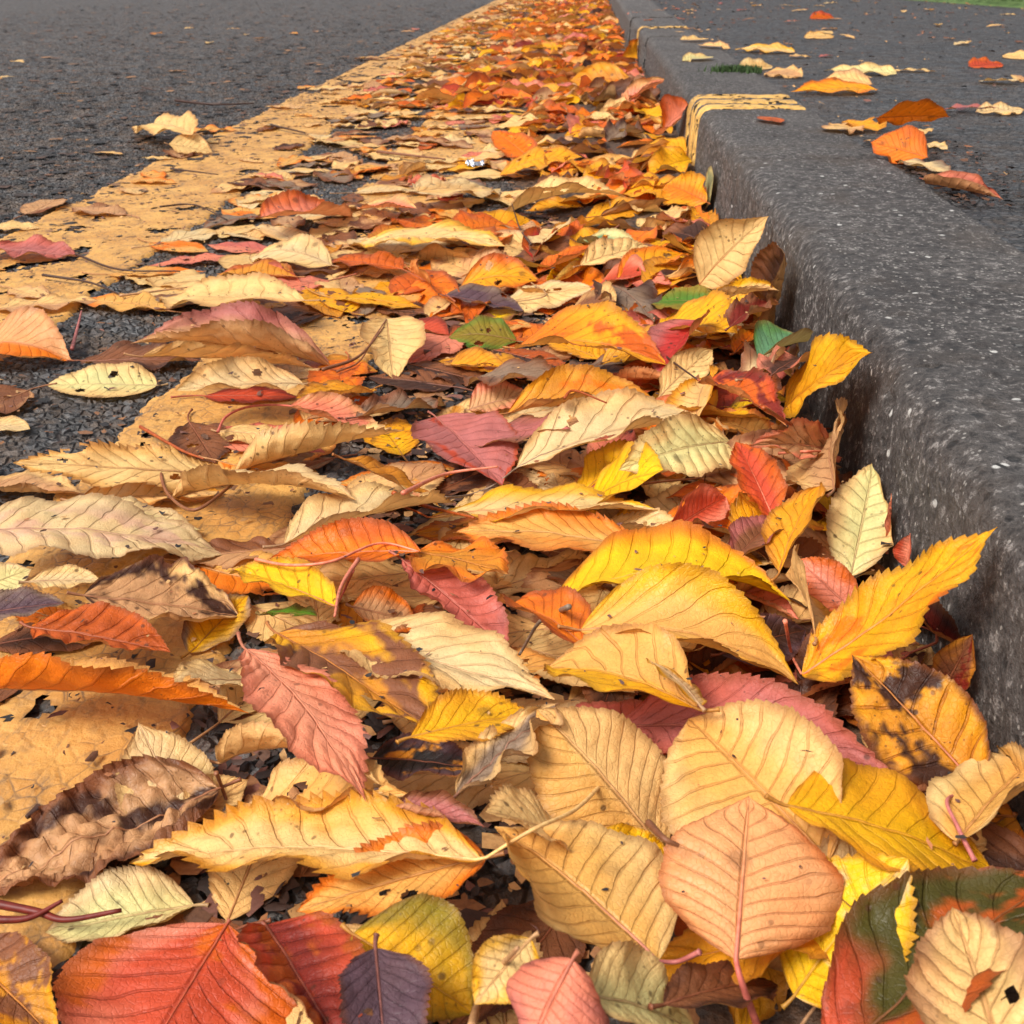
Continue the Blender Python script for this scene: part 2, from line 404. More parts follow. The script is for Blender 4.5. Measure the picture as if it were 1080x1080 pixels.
for k in range(len(joints)-1):
    y0, y1 = joints[k], joints[k+1]
    V, a, b = kerb_surface(y0, y1, k, dens=.004 if y0 < 1.2 else .012)
    F = grid_faces(a, b)
    n = len(V)
    # end caps as fans
    c0 = V[:b].mean(0); c1 = V[-b:].mean(0); V = np.vstack([V, c0, c1])
    caps = [(n, i, i+1, i+1) for i in range(b-1)]
    F3 = [tuple(f) for f in F.tolist()]+[(n, i, i+1) for i in range(b-1)]+[(n+1, n-b+i+1, n-b+i) for i in range(b-1)]
    me = bpy.data.meshes.new('kerb'); me.from_pydata(V.tolist(), [], F3); me.update()
    me.polygons.foreach_set('use_smooth', np.ones(len(me.polygons), bool)); me.materials.append(M_KERB)
    o = bpy.data.objects.new('kerb', me); COL.objects.link(o); tag(o, kind='structure')
# painted marks over the kerb: three bars, twice
ks = [i for i, p in enumerate(pr) if p[1] > .028 and p[0] < .283]
def markset(y0, k, w=.040, gap=.060, n=3, wear=.70):
    for i in range(n):
        V, a, b = kerb_surface(y0+i*gap, y0+i*gap+w, k, .0022, ks, .003)
        F = grid_faces(a, b); cc = V[F].mean(1)
        wn = fbm(cc[:, 0]*45+cc[:, 2]*45, cc[:, 1]*45, 70+i)+.35*(vnoise(cc[:, 0]*260+cc[:, 2]*200, cc[:, 1]*260, 71)-.5)
        F = F[wn < wear]
        tag(mesh('kerb_marking', V, F, M_MARK), kind='structure')
markset(1.50, 2); markset(2.95+.3, 4, n=2, wear=.5)
sheet('footpath', .2915, 60, -20, 200, KZ-.006, M_PATH, 3, 3)
# verge
vx0 = lambda y: np.maximum(1.50+(5.55-y)*.225, .65)
sx, gy = np.meshgrid(np.linspace(0, 1, 60)**2*12, np.linspace(3.0, 40, 160)); gx = vx0(gy)+sx
gz = KZ-.006+.03*sstep(0, .12, sx)+.03*fbm(gx*3, gy*3, 8)*sstep(0, .8, sx)
tag(mesh('grass_verge', np.stack([gx.ravel(), gy.ravel(), gz.ravel()], -1), grid_faces(160, 60), M_GRASS), kind='structure')
n = 30000
by = 3+rng.uniform(0, 1, n)**1.4*9; bx = vx0(by)+.02+rng.uniform(0, 1, n)**1.6*5; bh = rng.uniform(.02, .07, n); ba = rng.uniform(0, PI, n)
V = np.zeros((n, 3, 3)); z0 = KZ+.015
V[:, 0] = np.stack([bx-.003*np.cos(ba), by-.003*np.sin(ba), np.full(n, z0)], -1)
V[:, 1] = np.stack([bx+.003*np.cos(ba), by+.003*np.sin(ba), np.full(n, z0)], -1)
V[:, 2] = np.stack([bx+rng.normal(0, .012, n), by+rng.normal(0, .012, n), z0+bh], -1)
tag(mesh('grass', V.reshape(-1, 3), np.arange(n*3).reshape(-1, 3), M_GRASS, smooth=False),
    'short green grass at the far edge of the footpath', 'grass', kind='stuff')

# ------------------------------------------------------------------ height map for stacking
HX0, HX1, HY0, HY1, HC = -1.3, KX, .08, 9.2, .003
hnx = int((HX1-HX0)/HC); hny = int((HY1-HY0)/HC)
hx = HX0+(np.arange(hnx)+.5)*HC; hy = HY0+(np.arange(hny)+.5)*HC
HXX, HYY = np.meshgrid(hx, hy)
def mound(x, y):
    e = .5+.5*sstep(.9, 1.8, y)
    w = .16+.18*sstep(.8, 2., y)
    m = sstep(KX-w, KX-.02, x)*(.020+.006*sstep(1., 2., y))
    return m*(.65+.7*fbm(x*30, y*30, 41))
HM = np.maximum(.0045, mound(HXX, HYY)+.001)
def hm(x, y):
    i = ((x-HX0)/HC).astype(int); j = ((y-HY0)/HC).astype(int)
    ok = (i >= 0) & (i < hnx) & (j >= 0) & (j < hny)
    v = np.full(x.shape, .0045); v[ok] = HM[j[ok], i[ok]]
    v[x > .29] = KZ-.004
    return v, ok | (x > .29)
def splat(V):
    i = ((V[:, 0]-HX0)/HC).astype(int); j = ((V[:, 1]-HY0)/HC).astype(int)
    ok = (i >= 0) & (i < hnx) & (j >= 0) & (j < hny)
    np.maximum.at(HM, (j[ok], i[ok]), V[ok, 2])
# rotten mulch
mx = np.linspace(-.22, KX-.001, 130); my = np.concatenate([np.arange(-.1, 1.6, .004), 1.6*np.exp(np.arange(1, 180)*.0115)])
X, Y = np.meshgrid(mx, my)
Z = mound(X, Y); Z = np.where(Z > .0008, Z+(vnoise(X*300, Y*300, 3)-.5)*.004, -.002)
tag(mesh('leaf_mulch', np.stack([X.ravel(), Y.ravel(), Z.ravel()], -1), grid_faces(len(my), len(mx)), M_MULCH),
    'dark brown rotting leaf mulch packed under the leaves along the kerb', 'leaf litter', kind='stuff')

# ------------------------------------------------------------------ leaf generator
PU = np.array([0, .015, .05, .12, .25, .40, .55, .70, .82, .90, .955, 1.])
PF = np.array([.02, .17, .36, .63, .91, 1., .96, .79, .55, .32, .14, .0])
PALET = dict(
    tan=(232, 188, 120), cream=(229, 192, 126), pale=(222, 194, 142), palegreen=(218, 208, 142), yellow=(232, 172, 18),
    byellow=(238, 190, 18), gold=(232, 160, 24), ochre=(206, 136, 38), orange=(232, 122, 18), dorange=(206, 96, 22),
    rust=(176, 82, 26), red=(194, 74, 44), crimson=(176, 46, 40), dred=(122, 38, 26), salmon=(228, 134, 104), pink=(198, 104, 90), blush=(216, 176, 146),
    mauve=(180, 104, 98), coral=(230, 150, 116), brown=(132, 82, 52), dbrown=(70, 42, 30), taupe=(138, 116, 96), green=(78, 122, 32), teal=(90, 132, 96),
    dgreen=(72, 66, 22), olive=(136, 118, 32), purple=(92, 68, 76), peach=(226, 160, 104), greygreen=(150, 160, 120), black=(38, 34, 34),
    lbrown=(198, 150, 104), peachy=(226, 170, 88))

def vein_u(u, v, seed):
    q = random.Random(seed*3+1); k = q.uniform(.72, 1.3); c = q.uniform(0, 1); sl = q.uniform(-.10, .10)
    return u*k+c-sl*np.abs(v)**.8+(vnoise(u*7+seed, v*1.5+seed*.5, seed+60)-.5)*.05
def leaf_geo(B, T, W, roll, o, nu, nv, seed):
    a = T-B; L = np.linalg.norm(a); a = a/L
    N = np.array([0, 0, 1.]) - a*a[2]
    if np.linalg.norm(N) < .25: N = (CP-B)-a*np.dot(CP-B, a)
    N /= np.linalg.norm(N); Sd = np.cross(a, N)
    u = np.linspace(0, 1, nu); v = np.linspace(-1, 1, nv)
    sg = np.sign(v)*np.abs(v)**.85; v = sg
    arch = o.get('arch', .05 if B[0] > .0 else .02); bend = o.get('bend', 0); tw = math.radians(o.get('twist', 0)); hook = o.get('hook', 0)
    par = 4*u*(1-u); hk = np.clip(u-.6, 0, 1)**2/.16
    rr = math.radians(roll)+tw*(u-.5)
    Nn = N*np.cos(rr)[:, None]+Sd*np.sin(rr)[:, None]
    Ss = Sd*np.cos(rr)[:, None]-N*np.sin(rr)[:, None]
    arch_n = N*math.cos(math.radians(roll))+Sd*math.sin(math.radians(roll))
    s0 = Sd*math.cos(math.radians(roll))-N*math.sin(math.radians(roll))
    C = B+a*(L*u)[:, None]+arch_n*(L*(arch*par+hook*hk))[:, None]+s0*(L*bend*par)[:, None]
    g = o.get('g', .86+.34*((seed*7919) % 100)/100.)
    f = np.interp(u**g, PU, PF)**(.95+.45*((seed*104729) % 100)/100.)
    lop = 1+.10*math.sin(seed)*np.sign(v)[None]
    w = .5*W*f
    # half-blade cross section
    Tn = np.abs(v)[None]; s = np.sign(v)[None]
    qq = random.Random(seed*11+2)
    dc = (qq.uniform(-12, 50), qq.uniform(-12, 50)); df = (qq.uniform(-4, 20), qq.uniform(-4, 20))
    cl, cr = o.get('curl', dc); fo = o.get('fold', df)
    fl, fr = fo if isinstance(fo, tuple) else (fo, fo)
    if o.get('flip'): pass
    ux_ = (1+.35*np.sin(u*5+seed))[:, None]
    c0 = np.where(s < 0, math.radians(fl), math.radians(fr)); c1 = np.where(s < 0, math.radians(cl), math.radians(cr))
    th = c0*np.ones((nu, 1))+c1*Tn**1.3*ux_
    dv = np.diff(v)
    m = nv//2
    Y_ = np.zeros((nu, nv)); Z_ = np.zeros((nu, nv))
    for j in range(m+1, nv):
        tm = .5*(th[:, j]+th[:, j-1]); ds = w*(v[j]-v[j-1])*lop[0, j]
        Y_[:, j] = Y_[:, j-1]+ds*np.cos(tm); Z_[:, j] = Z_[:, j-1]+ds*np.sin(tm)
    for j in range(m-1, -1, -1):
        tm = .5*(th[:, j]+th[:, j+1]); ds = w*(v[j+1]-v[j])*lop[0, j]
        Y_[:, j] = Y_[:, j+1]-ds*np.cos(tm); Z_[:, j] = Z_[:, j+1]+ds*np.sin(tm)
    U = u[:, None]*np.ones((1, nv)); VV = np.ones((nu, 1))*v[None]
    Nx = -np.sin(th)*s; Nz = np.cos(th)
    # relief: quilting between side veins, crumple, edge flutter
    q = o.get('quilt', .008); wav = o.get('wav', .02); cr_ = o.get('crum', .006)
    sv = (vein_u(U, VV, seed)-.22*Tn**.8)*9.5+.45*(VV > 0)
    quilt = np.abs(np.sin(PI*(sv+.5)))*np.clip(Tn*3, 0, 1)*(1-.4*Tn)
    fq = o.get('wf', 3.)
    flut = np.sin(U*fq*2*PI+seed*1.7+s*1.1)*Tn**2*(.6+.8*vnoise(U*4, VV*0+seed, seed))
    cm = fbm(U*7+seed, VV*3.2+seed*.3, seed, 3)-.5
    cm2 = (fbm(U*16+seed, VV*8+seed*.3, seed+5, 2)-.5)*.5
    taper = np.clip(np.minimum(U*8, (1-U)*5+.15), 0, 1)
    D = L*(q*quilt+wav*flut+cr_*3*(cm+cm2))*taper
    Y2 = Y_+D*Nx; Z2 = Z_+D*Nz
    # saw-toothed margin
    if o.get('teeth', True) and nu > 60:
        nt = 24; dep = o.get('tooth', .013)
        ph = (U*nt+s*.3+.6*vnoise(U*9, VV*0+seed, seed+3)) % 1
        saw = ph**.9*(.65+.7*vnoise(U*nt, VV*0+seed, seed+9))
        edge = np.clip((Tn-.82)/.18, 0, 1)
        te = L*dep*saw*edge*np.clip(np.minimum(U*10, (1-U)*8), 0, 1)
        Y2 = Y2+te*np.cos(th)*s; Z2 = Z2+te*np.sin(th)
        Ushift = te*.5
    else: Ushift = 0*U
    # bitten / torn margin
    if o.get('torn', 0):
        tn = sstep(.5, .85, fbm(U*5+seed, VV*0+seed*3, seed+21))
        Y2 = Y2*(1-o['torn']*tn*Tn)
        Z2 = Z2*(1-o['torn']*tn*Tn)
    P = C[:, None]+Y2[..., None]*Ss[:, None]+Z2[..., None]*Nn[:, None]+a*(Ushift[..., None])
    return P, U, VV, L, a

def keep_off_kerb(P):
    x, z = P[..., 0], P[..., 2]
    if x.mean() > KX+.015: return P
    lim = KX-.0068-.0042*sstep(.53, .50, P[..., 1])
    m = (x > lim) & (z < KZ-.004) & (x < .29)
    r = sstep(KZ-.03, KZ+.006, z)*.03
    P[..., 0] = np.where(m & (x < KX+.2), np.minimum(x, lim+r), x)
    return P
def minz(P):
    P[..., 2] = np.maximum(P[..., 2], .0052)
    m = P[..., 0] > .2
    P[..., 2] = np.where(m, np.maximum(P[..., 2], np.where(P[..., 0] < .293, KZ+.0012, KZ-.0045)), P[..., 2])
    return P

def pick_roll(B, T, W, wp, lie=.10):
    a = T-B; a = a/np.linalg.norm(a); N = np.array([0, 0, 1.])-a*a[2]
    if np.linalg.norm(N) < .25: N = (CP-B)-a*np.dot(CP-B, a)
    N /= np.linalg.norm(N); Sd = np.cross(a, N); M = .5*(B+T)
    pa = proj(B); pb = proj(T); ax = (pb-pa)/(np.linalg.norm(pb-pa)+1e-9); pn = np.array([-ax[1], ax[0]])
    best = (9e9, 0)
    for r in range(-80, 81, 4):
        rr = math.radians(r); s = Sd*math.cos(rr)-N*math.sin(rr); nn = N*math.cos(rr)+Sd*math.sin(rr)
        if nn@(CP-M) < 0: continue
        app = abs((proj(M+s*W/2)-proj(M-s*W/2))@pn)
        c = ((app-wp)/wp)**2+lie*(r/60.)**2
        if c < best[0]: best = (c, r)
    return best[1]

LMAX = .098
def place(o, b=None, t=None, wp=None, Bw=None, Tw=None, W=None, seed=0, lod=1):
    """rest a leaf on what lies beneath; ends given as picture points or as world xy"""
    zb = zt = .012
    roll = o.get('roll', 0 if wp is None else None)
    lb, lt = o.get('zb', 0.), o.get('zt', 0.)
    kb, kt = o.get('kb'), o.get('kt')
    extra_b = extra_t = 0.
    kfix = {}
    def kend(p, other):
        # the end that touches the kerb; where the sight line meets the kerb too far on, stand it free instead
        q = atk(p); other = at(p, .03) if other is None else other
        if np.linalg.norm(q-other) < .115 and q[2] < .14: return q
        zs = np.linspace(.012, .085, 30); qs = [at(p, z) for z in zs]
        d = [abs(np.linalg.norm(k-other)-.075)+(.2 if k[0] > KX+.01 and k[2] < KZ else 0) for k in qs]
        return qs[int(np.argmin(d))]
    def ends():
        if b is not None:
            B = at(b, zb+lb+extra_b)
            if kb and kt: B = atk(b) if atk(b)[1] < 1.0 and np.linalg.norm(atk(b)-atk(t)) < .12 else B
            T = kend(t, B) if kt else at(t, zt+lt+extra_t)
            if kb and not kt: B = kend(b, T)
        else:
            B = np.array([Bw[0], Bw[1], zb+lb]); T = np.array([Tw[0], Tw[1], zt+lt])
        return B, T
    W_ = W
    for it in range(5):
        B, T = ends(); L = np.linalg.norm(T-B)
        if b is not None:
            lm = o.get('lmax', LMAX); guard = 0; extra_b = extra_t = 0.; B, T = ends(); L = np.linalg.norm(T-B)
            while L > lm and guard < o.get('gmax', 30) and not (kb or kt):
                if t[1] < b[1]: extra_t += .001
                else: extra_b += .001
                B, T = ends(); L = np.linalg.norm(T-B); guard += 1
            for _ in range(12):     # a leaf is only so long: the far end comes nearer
                lat = math.hypot(b[0]-t[0], b[1]-t[1])*((.5*(B+T)-CP)@CF)/FPX
                if kb or kt or L <= max(lm, 1.1*lat): break
                my = .5*(b[1]+t[1]); b = (b[0], my+(b[1]-my)*.8); t = (t[0], my+(t[1]-my)*.8)
                B, T = ends(); L = np.linalg.norm(T-B)
            rt = o.get('rt', .52); W_ = rt*L
            if o.get('roll') is None:
                roll = pick_roll(B, T, W_, wp, .10 if B[0] > .04 else 1.6)
            a = (T-B)/L
            # fit the real width to the outline seen, within what such leaves have
            M = .5*(B+T); N = np.array([0, 0, 1.])-a*a[2]
            if np.linalg.norm(N) < .25: N = (CP-B)-a*np.dot(CP-B, a)
            N /= np.linalg.norm(N); Sd = np.cross(a, N); rr = math.radians(roll); sv = Sd*math.cos(rr)-N*math.sin(rr)
            pa, pb = proj(B), proj(T); ax = (pb-pa)/(np.linalg.norm(pb-pa)+1e-9); pn = np.array([-ax[1], ax[0]])
            app = abs((proj(M+sv*.005)-proj(M-sv*.005))@pn)/.01
            W_ = float(np.clip(wp/max(app, 1), .28*L, min(.92*L, .075))) if not o.get('W') else o['W']
        if o.get('nosettle'): break
        P, U, VV, L, a = leaf_geo(B, T, W_, roll, o, 15, 9, seed)
        Q = P.reshape(-1, 3); h, ok = hm(Q[:, 0], Q[:, 1]); ok &= Q[:, 0] < KX+.0 if Q[:, 0].mean() < KX else ok
        if ok.sum() < 6: break
        pen = h-Q[:, 2]; uu = U.ravel()
        pc = o.get('pc', 86 if b is None or b[1] < 640 else 94 if b[1] < 1010 else 98)
        f = lambda m: np.percentile(pen[m & ok], pc) if (m & ok).sum() > 3 else np.percentile(pen[ok], pc)
        pb_, pt_ = f(uu < .5), f(uu >= .5)
        if kb and kt: break
        if kt: pt_ = 0
        if kb: pb_ = 0
        zb += pb_*.8; zt += pt_*.8
        zb = max(zb, .0); zt = max(zt, .0)
        if abs(zt-zb) > .035 and not (kb or kt): 
            mm = .5*(zb+zt); zb = mm+.0175*np.sign(zb-mm); zt = mm+.0175*np.sign(zt-mm)
        zb = min(zb, .09 if Q[:, 0].mean() < KX else .2); zt = min(zt, .09 if Q[:, 0].mean() < KX else .2)
    B, T = ends()
    nu, nv = {2: (150, 25), 1: (100, 17), 0: (40, 9), -1: (12, 7)}[lod]
    P, U, VV, L, a = leaf_geo(B, T, W_, roll, o, nu, nv, seed)
    P = minz(keep_off_kerb(P))
    splat(P.reshape(-1, 3)[::1])
    return dict(P=P, U=U, V=VV, L=L, a=a, B=B, T=T, nu=nu, nv=nv, seed=seed, o=o, W=W_)

def colours(R, c1, c2, o):
    U, V, sd = R['U'], R['V'], R['seed']
    T = np.abs(V)
    A = lin(PALET[c1]); Bc = lin(PALET[c2])
    n = fbm(U*3.5+sd*1.3, V*1.8+sd*.7, sd+2, 3)
    amt = o.get('mix', .35); mode = o.get('mode', 'edge')
    if mode == 'edge': m = sstep(.55, 1.15, T*.75+n*.75+amt-.35)
    elif mode == 'blotch': m = sstep(.62-amt*.4, .72-amt*.4, n)
    elif mode == 'tip': m = sstep(1-amt-.15, 1-amt+.15, U+(n-.5)*.5)
    elif mode == 'base': m = sstep(amt+.15, amt-.15, U+(n-.5)*.5)
    elif mode == 'half': m = sstep(-.1, .1, V+(n-.5)*.4)
    elif mode == 'half2': m = sstep(.1, -.1, V+(n-.5)*.4)
    else: m = n*0
    top = A[None, None]*(1-m[..., None])+Bc[None, None]*m[..., None]
    if 'c3' in o:
        n3 = fbm(U*4+sd*2.3, V*2.2+sd*.9, sd+44, 3)+.22*(fbm(U*26+sd, V*12, sd+45, 2)-.5); m3 = sstep(.55, .67, n3+o.get('a3', 0))
        top = top*(1-m3[..., None])+lin(PALET[o['c3']])[None, None]*m3[..., None]
    n2 = fbm(U*9+sd, V*5+sd, sd+30, 3)[..., None]
    top = top*(.82+.36*n2)
    cb = lin(PALET[o['cb']]) if 'cb' in o else (.55*A+.45*lin((226, 178, 118)))
    bot = np.broadcast_to(cb, top.shape)*(.85+.3*n2)
    pv = .75*o.get('vein', .38); ps = o.get('spot', .7); pe = o.get('rim', .6)
    par = np.broadcast_to(np.array([pv, ps, pe]), top.shape)
    return top.reshape(-1, 3), bot.reshape(-1, 3), par.reshape(-1, 3)

def build_leaf(R, c1, c2, name='cherry_leaf', stalk=True):
    o = R['o']; c = R['P'].reshape(-1, 3)
    base = R['B'].copy(); base[2] = max(c[:, 2].min(), 0)
    e = bpy.data.objects.new(name, None); COL.objects.link(e); e.location = base; e.empty_display_size = .01
    top, bot, par = colours(R, c1, c2, o)
    uv = np.stack([vein_u(R['U'], R['V'], R['seed']).ravel(), (R['V'].ravel()+1)/2], -1)
    F = grid_faces(R['nu'], R['nv']); q = random.Random(R['seed']+5)
    if q.random() < (.16 if R['hero'] else .4):       # holes eaten into the blade
        uc = R['U'].ravel()[F].mean(1); vc = R['V'].ravel()[F].mean(1); kp = np.ones(len(F), bool)
        for _ in range(q.randint(1, 3)):
            hu, hv, hr = q.uniform(.25, .85), q.choice([-1, 1])*q.uniform(.25, .95), q.uniform(.018, .05)
            dd = np.hypot(uc-hu, (vc-hv)*.28)*(1+.5*(vnoise(uc*60, vc*20, R['seed'])-.5)); kp &= dd > hr
        F = F[kp]
    bl = mesh('blade', c, F, M_LEAF, e, dict(ctop=top, cbot=bot, par=par), uv, loc=base)
    if stalk:
        mid = R['P'][:, R['nv']//2]
        L = R['L']; a = R['a']
        if 'st' in o:
            pz = o.get('sz', .004); pts = [mid[0]]
            for p in o['st']:
                z = mid[0][2]
                for _ in range(3):
                    q = at(p, z); hh = hm(np.array([q[0]]), np.array([q[1]]))[0][0]; z = max(hh+.0015, mid[0][2]*.0+pz)
                pts.append(at(p, z))
            sp = smooth_path(pts[::-1], 30)
        else:
            sl = o.get('sl', .10)*L; r = random.Random(R['seed'])
            side = np.cross(a, [0, 0, 1.]); side /= np.linalg.norm(side)+1e-9
            bd = r.uniform(-.35, .35); q = np.linspace(0, 1, 14)[:, None]
            sp = mid[0]-a*sl*q+side*bd*sl*q**2+np.array([0, 0, 1.])*r.uniform(-.05, .12)*sl*q**2
            sp[:, 2] = np.maximum(sp[:, 2], .0055)
            sp = sp[::-1]
        sp = keep_off_kerb(np.array(sp))
        k = max(1, R['nu']//40)
        path = np.vstack([sp[:-1], mid[2:-1:k]])
        ns = len(sp)-1; nm = len(path)-ns
        r0 = o.get('sr', .00055)*.9
        rad = np.concatenate([np.linspace(r0*1.5, r0, ns), np.linspace(r0, r0*.25, nm)])
        rad[0] *= 1.3
        sc = lin(PALET[o['sc']]) if 'sc' in o else (.6*lin((140, 82, 58))+.4*lin(PALET[c1])*.8)
        ml = .6*lin(PALET[c1])+.4*lin((150, 80, 50))
        w = np.concatenate([np.zeros(ns), np.clip(np.linspace(.2, 1.4, nm), 0, 1)])
        cc = sc[None]*(1-w[:, None])+ml[None]*w[:, None]
        cols = np.repeat(cc, 6, 0); cols = np.vstack([cols, cc[0], cc[-1]])
        tube_mesh('stalk', path, rad, M_STALK, e, 6, base, cols)
    return e
# ------------------------------------------------------------------ the mass of other leaves
LEAVES = []
CW = dict(tan='tan', cream='cream', pale='pale cream', palegreen='greenish cream', yellow='yellow', byellow='bright yellow', gold='golden', ochre='ochre',
          orange='orange', dorange='burnt orange', rust='rust brown', red='red', crimson='crimson', dred='dark red', salmon='salmon', pink='pink', mauve='mauve',
          brown='brown', dbrown='dark brown', taupe='grey brown', green='green', olive='olive', purple='purple', peach='peach', lbrown='light brown', peachy='honey')
BRIGHT = ['orange', 'orange', 'gold', 'gold', 'gold', 'yellow', 'dorange', 'tan', 'peachy', 'cream', 'peachy', 'orange', 'red', 'brown', 'salmon', 'ochre', 'tan', 'dorange', 'yellow', 'orange', 'byellow', 'gold', 'dbrown', 'cream']
FARP = ['gold', 'orange', 'yellow', 'orange', 'gold', 'orange', 'dorange', 'gold', 'orange', 'dorange', 'rust', 'gold', 'peachy', 'orange', 'lbrown', 'red', 'brown', 'tan', 'dorange', 'ochre', 'salmon', 'yellow', 'rust', 'cream']
DULL = ['tan', 'cream', 'tan', 'peachy', 'lbrown', 'ochre', 'pale', 'tan', 'taupe', 'cream', 'pale', 'lbrown', 'peachy', 'salmon', 'brown', 'cream']
NEAR = ['tan', 'peachy', 'cream', 'brown', 'lbrown', 'dbrown', 'ochre', 'gold', 'taupe', 'salmon', 'yellow', 'brown', 'tan', 'orange', 'dbrown', 'pale', 'rust', 'yellow']
EDGE = dict(orange='dorange', gold='ochre', yellow='gold', dorange='rust', tan='lbrown', peachy='orange', cream='tan', red='dred', brown='dbrown', salmon='pink',
            lbrown='brown', ochre='rust', rust='dbrown', mauve='purple', dbrown='brown', pale='tan', taupe='brown')
def scatter(x, y, r, pal, lod, flat=0., path=False, size=(.055, .085), pc=80):
    an = r.uniform(0, 2*PI); L = r.uniform(*size)
    W = L*r.uniform(.38, .62)
    B = (x-.5*L*math.cos(an), y-.5*L*math.sin(an)); T = (x+.5*L*math.cos(an), y+.5*L*math.sin(an))
    if not path and max(B[0], T[0]) > KX-.008:
        d = max(B[0], T[0])-(KX-.008); B = (B[0]-d, B[1]); T = (T[0]-d, T[1])
    k = 1-flat
    c1 = r.choice(pal); rolled = r.random() < .22*k
    o = dict(arch=r.uniform(-.03, .14)*k+.02, bend=r.uniform(-.06, .06), twist=r.uniform(-30, 30)*k, fold=(r.uniform(-12, 25)*k+3, r.uniform(-12, 25)*k+3),
             curl=(r.uniform(-15, 50)*k, r.uniform(-15, 50)*k), wav=r.uniform(.01, .07)*(.4+.6*k), crum=r.uniform(.004, .016)*(.5+.5*k), roll=r.uniform(-32, 32)*k,
             quilt=r.uniform(.004, .02), hook=r.uniform(-.08, .1)*k, vein=r.uniform(.2, .6), spot=r.uniform(.2, 1), tooth=r.uniform(.01, .024), g=r.uniform(.85, 1.2),
             torn=r.choice([0, 0, 0, .35]), mode=r.choice(['edge', 'edge', 'blotch', 'tip', 'half']), mix=r.uniform(.2, .45), pc=pc, sl=r.uniform(.15, .4))
    if rolled: o['curl'] = (r.uniform(70, 120), r.uniform(40, 110)); W *= .8
    if path: o['nosettle'] = 1; o['sl'] = .06; o['zb'] = KZ-.0165; o['zt'] = o['zb']+r.uniform(0, .006)
    R = place(o, Bw=B, Tw=T, W=W, seed=r.randrange(1, 9000), lod=lod)
    R['c'] = (c1, EDGE.get(c1, 'brown')); R['onpath'] = path; R['hero'] = 0; R['rolled'] = rolled
    LEAVES.append(R); return R
r = random.Random(11)
for i in range(380):        # gutter close by, below the leaves one can name
    y = r.uniform(.20, 1.0); x = KX-abs(r.triangular(0, .42, .02))*(1.0)
    if x < .02 and y < 1.0 and r.random() < .30: continue
    # bare tar and bare paint stay visible here and there
    px = proj(np.array([x, y, .01]))
    if px[0] < 150 and (400 < px[1] < 490 or 730 < px[1] < 900): continue
    scatter(x, y, r, (DULL+NEAR[:7] if x < .02 else NEAR) if y < .6 else BRIGHT+NEAR, 1, flat=.96 if x < .03 else .3, size=(.05, .078), pc=70)
for i in range(430):        # further up
    y = .9+1.5*r.random()**1.1; x = KX-.01-.56*r.random()**1.25
    dull = r.random() < sstep(.0, -.28, x)
    scatter(x, y, r, DULL if dull else BRIGHT, 0, flat=.9 if x < -.12 else .35, size=(.06, .11), pc=72)
for i in range(1350):       # far up the gutter
    y = 2.3+6.5*r.random()**1.25; x = KX-.01-(.62 if y < 3.5 else .68)*r.random()**1.05
    dull = r.random() < sstep(-.15, -.5, x)*.8
    scatter(x, y, r, DULL if dull else FARP, -1, flat=.6 if x < -.3 else .0, size=(.065, .115), pc=60)
for i in range(90):        # thin and flat over the lines and the open road
    y = .62+3.4*r.random(); x = -.22-(.42)*r.random()**.9
    if x < -.62 and y < 1.2: continue
    scatter(x, y, r, DULL, 0 if y < 2 else -1, flat=.85, size=(.05, .10), pc=80)
for i in range(26):
    scatter(r.uniform(-1.6, -.6), r.uniform(1.6, 5), r, DULL, -1, flat=.8, size=(.04, .08))
for i in range(95):         # strewn over the footpath
    y = 1.3+5.2*r.random()**1.2; x = r.uniform(.17, .3+.42*y)
    scatter(x, y, r, ['tan', 'cream', 'tan', 'lbrown', 'salmon', 'tan', 'pale', 'brown', 'mauve', 'cream', 'lbrown', 'dorange'], 0 if y < 2.6 else -1, flat=.9, path=True, size=(.035, .075))

# ------------------------------------------------------------------ the leaves one can tell apart
HERO = []
def E(label, b, t, wp, c1, c2, **o): HERO.append((label, b, t, wp, c1, c2, o))
# each: label, stalk end, tip, breadth seen, colours, shape.  Furthest first, what lies on top last.
# --- up the gutter
E('yellow lobed leaf leaning on the kerb edge, far up the gutter', (656, 66), (684, 46), 24, 'gold', 'orange', zt=.02, sl=.2)
E('broad ochre yellow leaf lying across far pile', (668, 92), (600, 80), 30, 'ochre', 'gold')
E('pinkish tan rolled leaf poking up slantwise towards the painted kerb marks', (655, 110), (708, 84), 14, 'salmon', 'tan', curl=(80, 80), kt=1)
E('brown curled leaf under the pinkish tan rolled one', (610, 108), (700, 106), 20, 'dbrown', 'brown', curl=(60, 30), wav=.06, lmax=.12)
E('salmon orange leaf cupped against the kerb beside the painted marks', (700, 140), (732, 115), 34, 'salmon', 'dorange', curl=(45, 60), kt=1)
E('flat orange leaf standing up behind the long mustard leaf', (560, 168), (520, 138), 26, 'orange', 'dorange', zt=.015)
E('wrinkled dark brown leaf behind the yellow lobed pair near the kerb', (640, 150), (672, 135), 18, 'taupe', 'dbrown', wav=.07)
E('long mustard leaf arched over a dark hollow, kerbward of the foil', (526, 186), (615, 166), 24, 'gold', 'ochre', arch=.10, spot=.3)
E('yellow leaf slanting down beside the kerb before the cupped salmon one', (738, 166), (672, 160), 20, 'gold', 'yellow', arch=.1)
E('yellow crumpled leaf with ragged lobes near the kerb', (728, 152), (684, 200), 34, 'yellow', 'gold', wav=.09, torn=.4, wf=2)
E('bright orange ragged leaf against the kerb below the yellow crumpled one', (745, 222), (702, 186), 42, 'orange', 'gold', wav=.07, torn=.35, wf=2)
